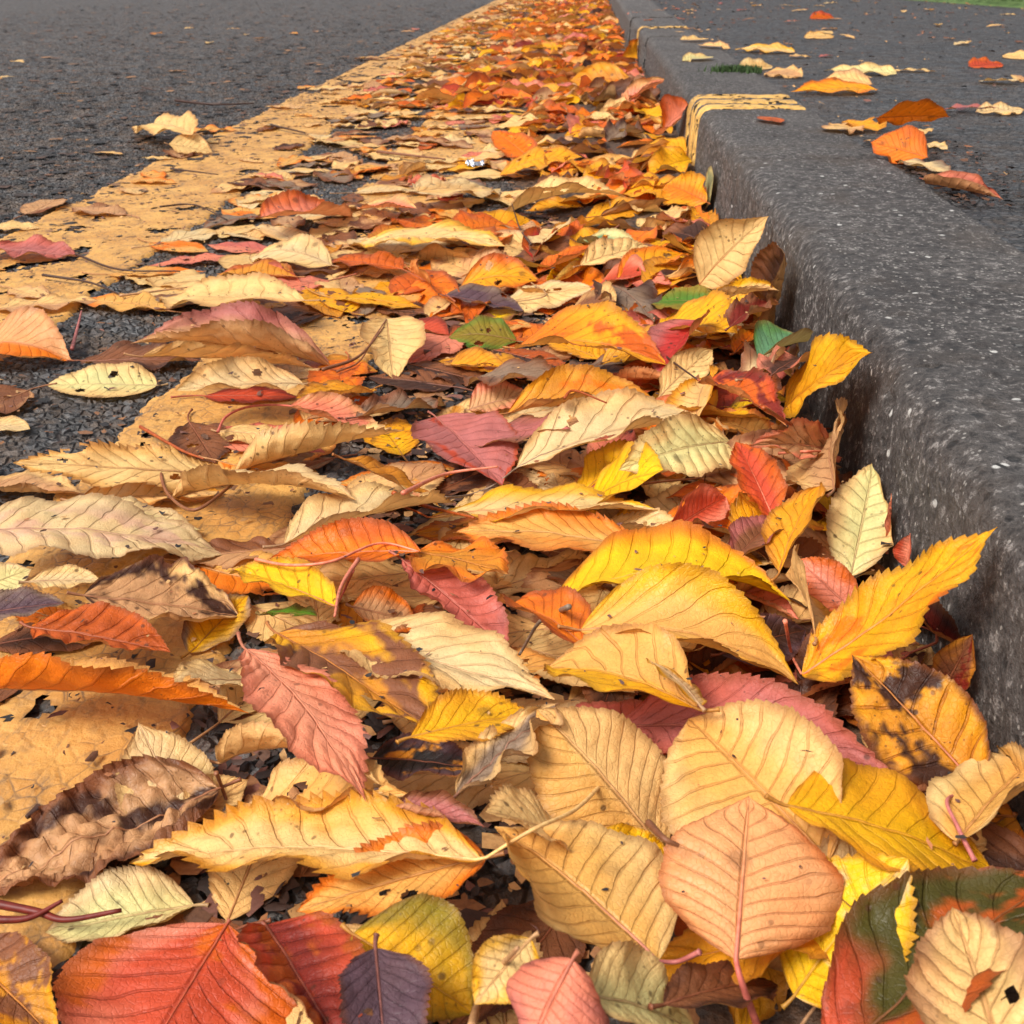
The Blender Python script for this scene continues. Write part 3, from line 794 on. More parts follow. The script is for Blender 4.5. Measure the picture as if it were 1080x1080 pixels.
E('orange red crinkled leaf just before the ragged yellow one', (640, 178), (665, 205), 18, 'dorange', 'red', wav=.08)
E('grey green narrow leaf standing against the kerb', (748, 218), (768, 186), 13, 'greygreen', 'palegreen', kt=1, kb=1, curl=(40, 10))
E('brown curled scrap at the foot of the grey green kerb leaf', (772, 250), (752, 215), 16, 'brown', 'lbrown', curl=(90, 60), kb=1)
E('pale tan leaf with dark underside beyond the big orange saw-toothed one', (440, 196), (528, 208), 16, 'tan', 'pale')
E('cream leaf bridging over a brown hollow near middle of the drift', (530, 232), (660, 205), 14, 'cream', 'tan', arch=.1)
E('orange deeply saw-toothed leaf standing behind the long cream leaf', (480, 246), (540, 238), 30, 'orange', 'dorange', tooth=.04)
E('salmon red leaf on the painted line beyond the foil', (432, 196), (470, 188), 12, 'red', 'salmon', wav=.05)
E('flesh pink curled leaf lying on the second yellow line', (378, 222), (440, 218), 13, 'salmon', 'tan', curl=(50, 50))
E('orange brown long curled leaf beside the flesh pink one', (275, 226), (372, 232), 14, 'salmon', 'dorange', curl=(50, 40))
E('small red leaf tucked behind the cream oval leaf', (562, 272), (588, 246), 20, 'crimson', 'dorange', fold=35)
E('small cream oval leaf standing among red ones', (572, 256), (600, 236), 15, 'cream', 'pale', zt=.01, teeth=False)
E('mint green smooth leaf in the drift', (608, 256), (672, 262), 13, 'teal', 'palegreen', vein=.2, spot=.1)
E('orange leaf fallen slantwise below the mint green leaf', (568, 288), (634, 256), 22, 'dorange', 'orange')
E('cream ribbed leaf folded beside the mint green leaf', (612, 280), (690, 262), 24, 'cream', 'tan', quilt=.02, vein=.7)
E('orange gold leaf resting below the ragged orange kerb leaf', (650, 300), (726, 268), 32, 'gold', 'orange', fold=20)
E('salmon red leaf half buried beyond the green leaf', (632, 300), (682, 290), 22, 'red', 'salmon')
E('big pale triangular leaf with its tip raised against the kerb', (738, 300), (811, 228), 52, 'cream', 'tan', kt=1, fold=12, vein=.5, sc='rust')
E('long pale yellow leaf with fine ribs, one edge curled under', (368, 268), (536, 254), 27, 'cream', 'yellow', arch=.06, quilt=.012, st=[(345, 272)])
E('dark orange veined leaf crossing under the long pale yellow one', (425, 284), (345, 274), 22, 'dorange', 'rust', st=[(455, 300), (480, 318)])
E('pale fan-shaped leaf peaked in the middle, on the second yellow line', (350, 280), (262, 274), 27, 'pale', 'cream', arch=.12, fold=-14)
E('rusty ochre leaf lying before the pale fan-shaped leaf', (312, 292), (228, 290), 22, 'ochre', 'rust')
E('orange twisted leaf pointing downwards between long yellow and cream leaves', (432, 272), (488, 342), 22, 'orange', 'rust', twist=40, curl=(40, 40))
E('orange humped leaf freckled with brown, mid drift', (486, 302), (572, 298), 36, 'gold', 'dorange', arch=.12, spot=1., st=[(478, 308)])
E('mauve pink leaf at the road side of first yellow line', (-12, 262), (86, 272), 26, 'mauve', 'pink', wav=.05, curl=(30, 20))
E('cream oval leaf flat on the asphalt beyond the yellow line', (203, 142), (143, 142), 18, 'cream', 'tan', arch=.06, vein=.2)
E('cream narrow leaf touching the oval one at the line edge', (178, 152), (226, 162), 12, 'cream', 'tan')
E('long cream flat leaf on the second yellow line', (322, 316), (165, 318), 22, 'cream', 'tan', teeth=True, vein=.25)
E('cream leaf with dark nick in its upper edge', (530, 320), (626, 303), 30, 'cream', 'pale', st=[(575, 312), (560, 298)], fold=-10)
E('dull brown leaf beyond the cream nicked one', (470, 312), (552, 328), 22, 'purple', 'taupe')
E('dark brown curled leaf standing against the kerb, tip rolled over', (815, 352), (843, 270), 26, 'dbrown', 'brown', kb=1, kt=1, curl=(60, 70), hook=.1, crum=.02)
E('dark red brown leaf at the foot of the standing kerb leaf', (770, 345), (815, 318), 26, 'dred', 'brown', wav=.05)
E('pale yellow rolled leaf pointing at the kerb above the green one', (748, 328), (822, 304), 16, 'cream', 'yellow', curl=(100, 100))
E('brown grey leaf beyond the big orange and red leaf', (640, 300), (690, 340), 34, 'taupe', 'dbrown', wav=.05)
E('tan brown leaf under the nicked cream leaf', (600, 330), (650, 318), 20, 'brown', 'tan')
E('golden yellow saw-toothed leaf beneath the green leaf', (700, 345), (778, 352), 48, 'yellow', 'gold')
E('green leaf with toothed lower edge lying on the yellow one', (762, 322), (685, 320), 30, 'green', 'olive', vein=.25, spot=.15, rim=.2)
E('crimson round leaf with pink midrib', (738, 338), (696, 398), 50, 'crimson', 'mauve', rt=.7, vein=.3, fold=14)
E('small orange leaf below the pale rolled one by the kerb', (775, 372), (805, 346), 22, 'orange', 'ochre')
E('dull green leaf hiding at the foot of the kerb', (800, 378), (852, 360), 26, 'teal', 'green', fold=20)
E('cream crumpled scrap beside the dull green kerb leaf', (790, 400), (832, 380), 26, 'pale', 'brown', wav=.08)
E('black brown leaf crumpled before the dull green kerb leaf', (815, 395), (858, 376), 22, 'dbrown', 'salmon', wav=.08)
# --- middle
E('olive green leaf with rusty blotches', (545, 360), (473, 356), 36, 'olive', 'green', spot=.9, arch=.08)
E('ochre leaf lying under the olive green one', (475, 385), (536, 388), 26, 'gold', 'ochre')
E('dark red leaf peeping out beside the olive green one', (430, 345), (474, 354), 20, 'red', 'dred')
E('large cream crisp leaf with radiating veins, mid drift', (408, 336), (415, 402), 78, 'cream', 'tan', roll=0, vein=.4, spot=.3, st=[(402, 345), (392, 360), (378, 382), (355, 392)], sc='brown')
E('orange leaf flushed red at one end, biggest in mid drift', (545, 362), (706, 392), 68, 'gold', 'orange', mode='base', mix=.28, c3='dorange', spot=.5, arch=.10)
E('taupe dried leaf below the biggest orange leaf', (500, 400), (585, 398), 42, 'taupe', 'brown', wav=.04)
E('ochre leaf with green veins under the biggest orange leaf', (535, 436), (690, 420), 42, 'ochre', 'gold', vein=.6, c3='orange', arch=.05)
E('tan pink corrugated leaf beside the ochre green-veined leaf', (495, 432), (560, 415), 34, 'lbrown', 'salmon', quilt=.03)
E('pinkish brown leaf lying below the ochre green-veined leaf', (500, 462), (602, 452), 40, 'mauve', 'brown')
E('cream blade turned over beside the crimson leaf', (694, 420), (752, 368), 38, 'cream', 'tan', zt=.012)
E('tan orange curl behind the red veined leaf near the kerb', (735, 445), (752, 395), 30, 'tan', 'gold', curl=(60, 40))
E('rusty red leaf with yellow veins slanting towards kerb', (742, 404), (830, 450), 36, 'dorange', 'red', fold=20, c3='dred')
E('golden leaf leaning on the kerb at the stone joint', (824, 440), (920, 372), 62, 'gold', 'yellow', kt=1, vein=.45, spot=.3, cb='gold', sc='rust', st=[(805, 430)])
E('copper brown ribbed leaf under the golden kerb leaf', (876, 476), (790, 470), 60, 'lbrown', 'salmon', quilt=.022, vein=.5, sc='salmon', st=[(850, 476), (822, 478)])
E('tan crumpled leaf propped between copper leaf and kerb', (880, 515), (892, 448), 46, 'lbrown', 'tan', kt=1, vein=.6, crum=.012)
E('brownish pink folded leaf, longest one across the yellow lines', (352, 388), (138, 362), 40, 'lbrown', 'mauve', curl=(95, 30), arch=.06, crum=.01)
E('dark chocolate leaf under the brownish pink folded one', (85, 385), (215, 378), 30, 'brown', 'dbrown', wav=.04)
E('tan leaf with fine ribs below the brownish pink roll', (150, 376), (330, 388), 24, 'tan', 'lbrown', quilt=.015, curl=(10, 40))
E('bright orange peach leaf humped at the picture edge', (-30, 372), (80, 386), 56, 'peach', 'orange', arch=.16, mode='half', curl=(40, 40), spot=.1)
E('cream yellow toothed leaf before the humped orange peach leaf', (165, 406), (48, 408), 32, 'palegreen', 'cream', vein=.3)
E('pale cracked leaf lying flat past the cream yellow toothed leaf', (320, 405), (185, 412), 32, 'pale', 'tan', wav=.03)
E('ochre orange leaf in front of the large crisp cream leaf', (395, 412), (312, 420), 20, 'gold', 'ochre')
E('cream sliver lying alone on the asphalt', (-20, 448), (32, 454), 12, 'pale', 'cream')
E('salmon leaf with long arched pink stalk', (306, 428), (404, 456), 34, 'salmon', 'peach', curl=(50, 50), st=[(285, 427), (258, 430), (238, 440), (230, 455)], sc='pink', sr=.0007, sz=.012)
E('cream leaf below the arched pink stalk', (230, 455), (305, 462), 22, 'cream', 'tan')
E('grey brown dried leaf behind the dusky mauve one', (375, 440), (470, 428), 26, 'taupe', 'brown', wav=.05)
E('tan peaked scrap behind the dusky mauve leaf', (470, 455), (482, 428), 26, 'ochre', 'tan')
E('dusky mauve leaf with red rim', (460, 440), (530, 512), 84, 'mauve', 'mauve', cb='mauve', roll=0, c3='red', a3=-.04, vein=.25, spot=.2)
E('long pale leaf with a dark midrib slanting across mid drift', (545, 500), (736, 432), 50, 'pale', 'tan', vein=.6, st=[(520, 512), (495, 522), (470, 525)], sc='taupe', arch=.05)
E('pale green crisp leaf below the long slanting pale one', (770, 466), (652, 496), 40, 'palegreen', 'cream', quilt=.018)
E('bright yellow leaf partly under the pale green crisp one', (618, 532), (700, 496), 46, 'byellow', 'yellow', vein=.4)
E('salmon red cupped leaf beside the scarlet upright one', (704, 562), (766, 524), 56, 'red', 'salmon', curl=(40, 50), vein=.2)
E('scarlet leaf standing upright, tip up', (818, 552), (776, 466), 52, 'red', 'dorange', zt=.03, fold=24, sc='salmon', lmax=.07)
E('dull purple brown leaf below the scarlet upright leaf', (770, 598), (822, 548), 52, 'brown', 'mauve')
E('orange gold curled leaf beside the pale green standing one', (822, 604), (866, 512), 44, 'gold', 'ochre', curl=(50, 20), zt=.02, lmax=.07)
E('pale green leaf standing upright against the kerb', (897, 608), (921, 488), 80, 'palegreen', 'cream', kt=1, roll=10, fold=(4, 30), vein=.45, lmax=.09, rt=.6)
E('small salmon leaf stuck upright to the kerb face', (938, 578), (942, 520), 17, 'salmon', 'salmon', kt=1, kb=1, teeth=False)
E('small round coral leaf at the kerb foot', (958, 600), (962, 562), 34, 'salmon', 'red', kt=1, kb=1)
# --- across the yellow lines, middle
E('tan speckled leaf at the picture edge beyond the cream saw-toothed leaf', (-25, 515), (88, 522), 38, 'lbrown', 'tan', crum=.014)
E('tan flat leaf under the cream saw-toothed leaf', (80, 530), (240, 522), 34, 'tan', 'ochre')
E('long cream leaf with saw-toothed lower edge', (252, 505), (14, 488), 36, 'cream', 'peachy', tooth=.03, curl=(30, 5), st=[(240, 515), (205, 538), (178, 522), (170, 500), (174, 487)], sc='brown', sr=.0008, sz=.012, roll=-26)
E('tan leaf rolled lengthwise with serrated edge and golden tip', (248, 498), (426, 454), 34, 'cream', 'tan', curl=(20, 95), tooth=.03)
E('golden brown blade slanting under the rolled tan leaf', (362, 484), (466, 536), 32, 'ochre', 'cream', mode='half')
E('two-tone tan leaf folded over a dark hollow', (180, 545), (376, 510), 38, 'tan', 'pale', curl=(10, 70), arch=.08)
E('pale mottled leaf pierced by a small hole, beyond the orange one', (300, 574), (482, 530), 44, 'pale', 'cream', arch=.05, spot=.8)
E('long slim yellow cream leaf lying across mid drift', (452, 546), (694, 538), 26, 'cream', 'yellow', curl=(10, 30), arch=.03, lmax=.12, st=[(440, 540), (418, 532)], sc='rust')
E('tan orange leaf with toothed edge below the long slim cream one', (690, 584), (478, 562), 36, 'peachy', 'orange', tooth=.025, curl=(10, 30), lmax=.11)
E('orange leaf scorched at the edge, next to the rose pink leaf', (444, 582), (282, 590), 42, 'orange', 'dorange', st=[(400, 573), (350, 592), (305, 596), (270, 590)], sc='salmon', sz=.014)
E('amber crumpled leaf behind the rose pink leaf', (435, 582), (535, 606), 34, 'ochre', 'orange', wav=.06)
E('greenish cream leaf lying behind the large blush leaf', (55, 545), (215, 560), 40, 'palegreen', 'pale')
E('large blush leaf with a torn brown pocket', (-40, 560), (245, 588), 80, 'blush', 'pale', cb='pale', c3='pale', a3=.05, vein=.3, lmax=.11, arch=.06, spot=.2)
E('pale green leaf cut by the picture edge below the blush leaf', (-30, 625), (34, 600), 50, 'palegreen', 'pale')
E('cream strip of leaf with brown midrib below the blush leaf', (28, 614), (108, 612), 26, 'pale', 'cream')
E('slate purple leaf before the pale green edge leaf', (-30, 650), (68, 636), 34, 'purple', 'taupe', tooth=.03)
E('yellow leaf frayed beside the ragged tan brown leaf', (200, 690), (262, 628), 46, 'yellow', 'taupe')
E('ragged tan brown leaf with dark rotten heart', (88, 628), (252, 650), 92, 'lbrown', 'tan', c3='dbrown', a3=.02, crum=.014, torn=.2)
E('rust orange leaf strongly ribbed, lying before the ragged one', (34, 662), (180, 688), 46, 'rust', 'dorange', quilt=.028, vein=.5, curl=(20, 40))
E('narrow bright yellow leaf with straight lower edge', (354, 640), (244, 602), 34, 'byellow', 'yellow', fold=25, st=[(362, 625), (372, 602)], sc='pink')
E('small dark green leaf beneath the narrow yellow leaf', (275, 648), (335, 650), 14, 'green', 'dgreen')
E('small amber brown leaf behind the rose pink leaf', (372, 640), (442, 658), 38, 'lbrown', 'orange')
# --- near kerb
E('dark hollow brown leaf between bright yellow leaves', (760, 690), (850, 665), 60, 'dbrown', 'purple')
E('orange pink leaf behind the tall golden kerb leaf', (905, 650), (840, 590), 42, 'salmon', 'dorange', zt=.01)
E('tan saw-toothed leaf edge-on below the orange gold curled leaf', (860, 672), (828, 606), 28, 'tan', 'ochre', roll=60)
E('yellow leaf with orange rim arching over its peach neighbour', (584, 634), (834, 634), 82, 'byellow', 'orange', mix=.12, cb='yellow', arch=.13, curl=(30, 10), roll=-22, lmax=.095, vein=.2, spot=.15)
E('burnt orange folded leaf beside the peach yellow one', (625, 690), (534, 640), 62, 'orange', 'rust', fold=(40, 10), arch=.1)
E('smooth peach yellow leaf arched like a shell', (612, 665), (842, 722), 88, 'peachy', 'yellow', arch=.13, curl=(40, 40), vein=.12, spot=.15, lmax=.095, cb='peachy')
E('dark crimson and black curl at the kerb foot', (970, 660), (1030, 700), 64, 'dred', 'black', kt=1, curl=(60, 60))
E('mottled brown and amber leaf curled behind the black-streaked one', (990, 740), (1028, 668), 60, 'brown', 'ochre', kt=1, curl=(70, 50), c3='dred')
E('tall golden orange leaf, tip resting high on the kerb', (846, 712), (1052, 556), 80, 'gold', 'yellow', kt=1, W=.037, c3='orange', a3=.02, mode='blotch', mix=.5, tooth=.022, vein=.3, fold=(-4, 12), arch=-.02, cb='gold', lmax=.12, st=[(835, 690), (828, 655)], sc='salmon')
E('mauve leaf showing as a pink rim behind the broad tan leaf', (650, 768), (962, 842), 150, 'mauve', 'pink', arch=.10, lmax=.11, W=.046, vein=.2, cb='mauve')
E('golden leaf with orange underside curled up before the peach yellow one', (736, 748), (572, 708), 62, 'yellow', 'peachy', mode='half', curl=(20, 50), arch=.08)
E('cream triangular blade beside the golden curled one', (738, 744), (680, 694), 34, 'pale', 'yellow', roll=40)
E('shrivelled yellow leaf streaked with black, against the kerb', (1036, 838), (898, 690), 118, 'ochre', 'gold', zt=.012, zb=.006, quilt=.03, crum=.014, vein=.8, spot=.9, c3='dbrown', a3=.03, st=[(1000, 842), (1010, 872), (1028, 908)], sc='mauve', rim=1.)
# --- near, middle
E('rose pink rolled leaf with dark tip', (424, 590), (538, 690), 76, 'pink', 'mauve', curl=(55, 55), fold=-10, quilt=.014, cb='pink', mode='tip', mix=.1, vein=.15, spot=.2, W=.034)
E('long pale tan leaf slanting behind the golden brown one', (354, 655), (585, 756), 74, 'pale', 'tan', vein=.35, spot=.3)
E('golden brown leaf bruised dark at the stalk end', (292, 668), (470, 782), 104, 'ochre', 'yellow', mode='edge', c3='brown', a3=.03, vein=.3, quilt=.018)
E('yellow toothed leaf beside the bruised golden brown one', (432, 778), (566, 752), 48, 'yellow', 'gold', tooth=.025)
E('blue grey rotten leaf with yellow spots', (392, 800), (512, 812), 56, 'black', 'purple', c3='ochre', a3=.0, wav=.04)
E('long orange tan leaf rolled into a tube at the picture edge', (-40, 728), (262, 752), 42, 'peachy', 'dorange', mode='half', curl=(60, 85), lmax=.12, arch=.03, cb='orange')
E('cream rough leaf between the rolled tube and the coral leaf', (262, 718), (180, 720), 36, 'pale', 'cream')
E('pale yellow pointed leaf on the near yellow paint', (196, 868), (146, 762), 105, 'pale', 'cream', vein=.25, fold=-8)
E('tan scrap between the pointed pale leaf and folded tan leaves', (196, 868), (262, 822), 52, 'tan', 'cream')
E('orange tan folded leaf with frilled edge and brown midrib', (244, 862), (430, 836), 66, 'peachy', 'tan', wav=.05, fold=20, st=[(236, 836), (228, 815)], sc='brown')
E('slender tan curled leaf arching above the frilled folded leaf', (232, 805), (400, 826), 30, 'tan', 'cream', curl=(60, 60), arch=.1)
E('dark purplish stalky leaf in the gap near the front middle', (412, 850), (512, 872), 30, 'mauve', 'brown', curl=(80, 80))
E('coral pink leaf hanging tip down over tan leaves', (258, 684), (386, 846), 92, 'coral', 'salmon', W=.034, quilt=.014, curl=(25, 30), fold=-8, vein=.2, cb='coral', spot=.5, tooth=.018, arch=.06)
E('brown leathery crumpled leaf at the near yellow paint', (230, 832), (-30, 945), 112, 'lbrown', 'brown', crum=.05, quilt=.02, vein=.3, curl=(20, 35), c3='dbrown', a3=-.04, W=.046, sc='brown', lmax=.10, cb='brown', spot=.6)
# --- front
E('grey brown shrivelled leaf curled beside the stalked tan leaf', (482, 838), (590, 742), 50, 'taupe', 'tan', wav=.08, curl=(60, 60), crum=.02)
E('tan leaf with drooping golden half, front middle', (700, 902), (566, 748), 128, 'tan', 'peachy', fold=(-20, -2), curl=(-30, 5), vein=.35, mode='half2', arch=.06)
E('yellow scrap under the front tan leaves', (630, 885), (722, 925), 40, 'byellow', 'yellow')
E('broad tan leaf with dark parallel veins before the mauve one', (874, 908), (726, 758), 190, 'peachy', 'tan', vein=.5, quilt=.01, rt=.8, W=.056, spot=.3, arch=.05)
E('bright golden leaf in front of the black-streaked one', (830, 850), (1052, 925), 150, 'yellow', 'gold', vein=.2, spot=.1, rt=.75, cb='yellow', curl=(6, 8), fold=3, W=.052, roll=-6)
E('tan leaf with dark midrib at the kerb side edge', (1010, 888), (1120, 790), 92, 'peachy', 'cream', vein=.5, sl=.02)
E('lemon yellow leaf hanging below the bright golden one', (838, 1050), (958, 905), 96, 'byellow', 'yellow', tooth=.03, c3='cream', vein=.2, curl=(2, 5), fold=2, roll=0, W=.038, pc=60)
E('pale greenish leaf with scalloped edge, front corner', (205, 955), (48, 985), 86, 'palegreen', 'pale', tooth=.03, vein=.25)
E('golden orange folded leaf beneath the long serrated yellow tan leaf', (512, 905), (312, 962), 70, 'peachy', 'orange', tooth=.03, curl=(10, 40))
E('long yellow tan leaf with finely serrated lower edge', (508, 888), (136, 930), 84, 'cream', 'gold', tooth=.026, lmax=.115, vein=.3, st=[(560, 876), (605, 855), (634, 828)], sc='tan', sz=.016, arch=.04, roll=8, W=.036, curl=(8, 55), quilt=.012)
E('cream toothed scrap between the two front tan leaves', (600, 890), (512, 856), 40, 'cream', 'tan', tooth=.035)
E('broad honey tan leaf with curved side veins, front middle', (694, 1014), (522, 872), 170, 'peachy', 'cream', vein=.45, quilt=.012, rt=.8, W=.056, roll=0, nosettle=1, zb=.026, zt=.034, spot=.35, st=[(715, 1014), (738, 1004)], sc='mauve', cb='peachy')
E('olive yellow leaf behind the slate purple front leaf', (372, 985), (500, 1070), 130, 'yellow', 'olive', vein=.3)
E('cream leaf crossed by a pink stalk at the front', (560, 990), (500, 1060), 60, 'cream', 'yellow')
E('greenish cream leaf at the very front with pale rib', (618, 1050), (738, 1095), 74, 'palegreen', 'cream', vein=.4)
E('dark brown leaf deep in the gap at the front', (700, 1060), (820, 1040), 70, 'brown', 'dbrown')
E('peach diamond-shaped leaf with curled orange edge', (776, 1012), (790, 840), 205, 'peach', 'dorange', vein=.45, quilt=.014, rt=.9, curl=(-35, -35), fold=4, mode='edge', mix=.1, spot=.5, st=[(782, 1035), (800, 1085)], sc='pink', sr=.0008, cb='peach', roll=0, sz=.02, W=.050)
E('salmon pink rolled leaf at the very front', (604, 1012), (556, 1115), 92, 'salmon', 'mauve', curl=(-120, -120), cb='salmon', vein=.1, W=.036)
E('ochre leaf with dark stains in the front corner', (-40, 1000), (62, 1100), 120, 'ochre', 'gold', c3='brown', a3=-.02)
E('vermilion leaf with dark midrib at the front', (240, 974), (120, 1180), 230, 'red', 'salmon', vein=.5, W=.074, rt=.75, fold=-14, spot=.3, sl=.02, cb='red', c3='dorange', quilt=.014)
E('dark red shiny leaf folded beside the vermilion one', (280, 976), (372, 1130), 120, 'dred', 'red', fold=20, quilt=.02, sl=.02, c3='rust')
E('slate purple flat leaf at the very front', (396, 1000), (410, 1150), 104, 'purple', 'purple', cb='purple', vein=.2, tooth=.03, spot=.1)
E('dark green leaf patched with red, front kerb corner', (872, 1135), (1125, 925), 150, 'dgreen', 'red', c3='rust', a3=-.03, vein=.15, fold=10, lmax=.11, cb='dgreen', tooth=.012, mode='base', mix=.2)
E('pale brown ribbed leaf over the dark green one', (1075, 1180), (1004, 956), 170, 'tan', 'lbrown', vein=.7, quilt=.018, cb='tan', lmax=.1)
# --- on the footpath and kerb top
def Kp(label, b, t, wp, c1, c2, **o): E(label, b, t, wp, c1, c2, path=1, **dict(dict(gmax=0), **o))
Kp('orange leaf standing on its edge on the footpath behind the kerb', (925, 128), (1002, 120), 22, 'orange', 'gold', cb='orange', zb=.022, zt=.02, gmax=0, W=.05, roll=-34, arch=.02)
Kp('orange upright leaf below the leaf standing on its edge', (978, 166), (918, 150), 38, 'orange', 'dorange', zt=.012, zb=.004, W=.05, curl=(10, -20))
Kp('little amber leaf at the back of the kerb', (925, 138), (889, 128), 14, 'gold', 'ochre', wav=.03)
Kp('dark red pod-like rolled leaf on the footpath', (970, 188), (1058, 215), 15, 'dred', 'salmon', curl=(120, 120), teeth=False)
Kp('dirty cream crumpled leaf beside the dark red rolled one', (950, 170), (1002, 184), 12, 'pale', 'taupe', wav=.03)
Kp('cream scrap right behind the upright orange leaf', (975, 152), (1000, 158), 8, 'pale', 'cream', wav=.03)
Kp('amber leaf lying by the painted kerb marks', (925, 94), (834, 97), 15, 'gold', 'orange')
Kp('tan leaf humped over the amber one by the kerb marks', (920, 90), (865, 84), 17, 'tan', 'lbrown', arch=.08)
Kp('long cream leaf lying behind the humped tan one', (945, 78), (870, 74), 9, 'palegreen', 'cream')
Kp('scarlet leaf alone on the footpath', (1022, 70), (1058, 68), 14, 'red', 'dorange', wav=.03)
Kp('cream peaked leaf at the far edge of the footpath view', (1030, 118), (1080, 116), 14, 'pale', 'tan', wav=.03)
Kp('tan leaf cut by the picture edge on the footpath', (1058, 58), (1090, 62), 12, 'tan', 'cream')
Kp('tan crumpled leaf on the kerb top above the moss', (780, 72), (815, 70), 18, 'tan', 'pale', wav=.03)
Kp('brown tan leaf beside the crumpled one on the kerb top', (808, 76), (846, 82), 14, 'lbrown', 'tan', wav=.03)
Kp('cream leaf touching the green moss on the kerb', (720, 66), (752, 60), 10, 'palegreen', 'cream')
Kp('long yellow leaf lying along the kerb top, far off', (838, 55), (775, 52), 8, 'tan', 'yellow')
Kp('orange leaf far off on the footpath', (854, 20), (880, 18), 12, 'dorange', 'red', wav=.03)
Kp('tan leaf lying behind the long yellow one', (770, 52), (735, 48), 8, 'tan', 'lbrown')
Kp('cream tan small leaf on kerb top before the far ones', (718, 44), (748, 42), 8, 'tan', 'cream')
Kp('pale tan curved leaf in mid footpath, upper', (848, 40), (880, 38), 10, 'tan', 'peachy')

for i, (label, b, t, wp, c1, c2, o) in enumerate(HERO):
    onp = o.pop('path', 0)
    if onp:
        # rests on kerb or path: plane at kerb height
        o['nosettle'] = 1; o['zb'] = o.get('zb', 0)+KZ-.0145; o['zt'] = o.get('zt', 0)+KZ-.0145; o['lmax'] = .09
        o.setdefault('curl', (6, 12)); o.setdefault('fold', 4); o.setdefault('arch', .02); o.setdefault('sl', .01)
    small = math.hypot(b[0]-t[0], b[1]-t[1]) < 70
    R = place(o, b, t, wp, seed=i*7+3, lod=1 if small else 2)
    R['label'] = label; R['c'] = (c1, c2); R['onpath'] = onp; R['hero'] = 1
    LEAVES.append(R)



# ------------------------------------------------------------------ which leaves show, and how large
ZB = 512
zbuf = np.full(ZB*ZB, 1e9); idb = np.full(ZB*ZB, -1, int)
for i, R in enumerate(LEAVES):
    P = R['P']; a, b = P.shape[:2]
    e = proj(P.reshape(-1, 3)).reshape(a, b, 2)*(ZB/1080.)
    dv_ = np.abs(np.diff(e, axis=1)).max(); du_ = np.abs(np.diff(e, axis=0)).max()
    ku = int(np.clip(math.ceil(du_/.7), 1, 24)); kv = int(np.clip(math.ceil(dv_/.7), 1, 24))
    iu = np.linspace(0, a-1, (a-1)*ku+1); iv = np.linspace(0, b-1, (b-1)*kv+1)
    u0 = np.minimum(iu.astype(int), a-2); v0 = np.minimum(iv.astype(int), b-2); fu = (iu-u0)[:, None, None]; fv = (iv-v0)[None, :, None]
    Q = (P[u0][:, v0]*(1-fu)+P[u0+1][:, v0]*fu)*(1-fv)+(P[u0][:, v0+1]*(1-fu)+P[u0+1][:, v0+1]*fu)*fv
    Q = Q.reshape(-1, 3); d = (Q-CP)@CF; px = np.floor(proj(Q)*(ZB/1080.)).astype(int)
    ok = (px[:, 0] >= 0) & (px[:, 0] < ZB) & (px[:, 1] >= 0) & (px[:, 1] < ZB) & (d > .02)
    if not ok.any(): continue
    k = px[ok, 1]*ZB+px[ok, 0]; d = d[ok]
    od = np.argsort(-d); k = k[od]; d = d[od]
    tmp = np.full(ZB*ZB, 1e9); tmp[k] = d
    m = tmp < zbuf; zbuf[m] = tmp[m]; idb[m] = i
cnt = np.bincount(idb[idb >= 0], minlength=len(LEAVES))
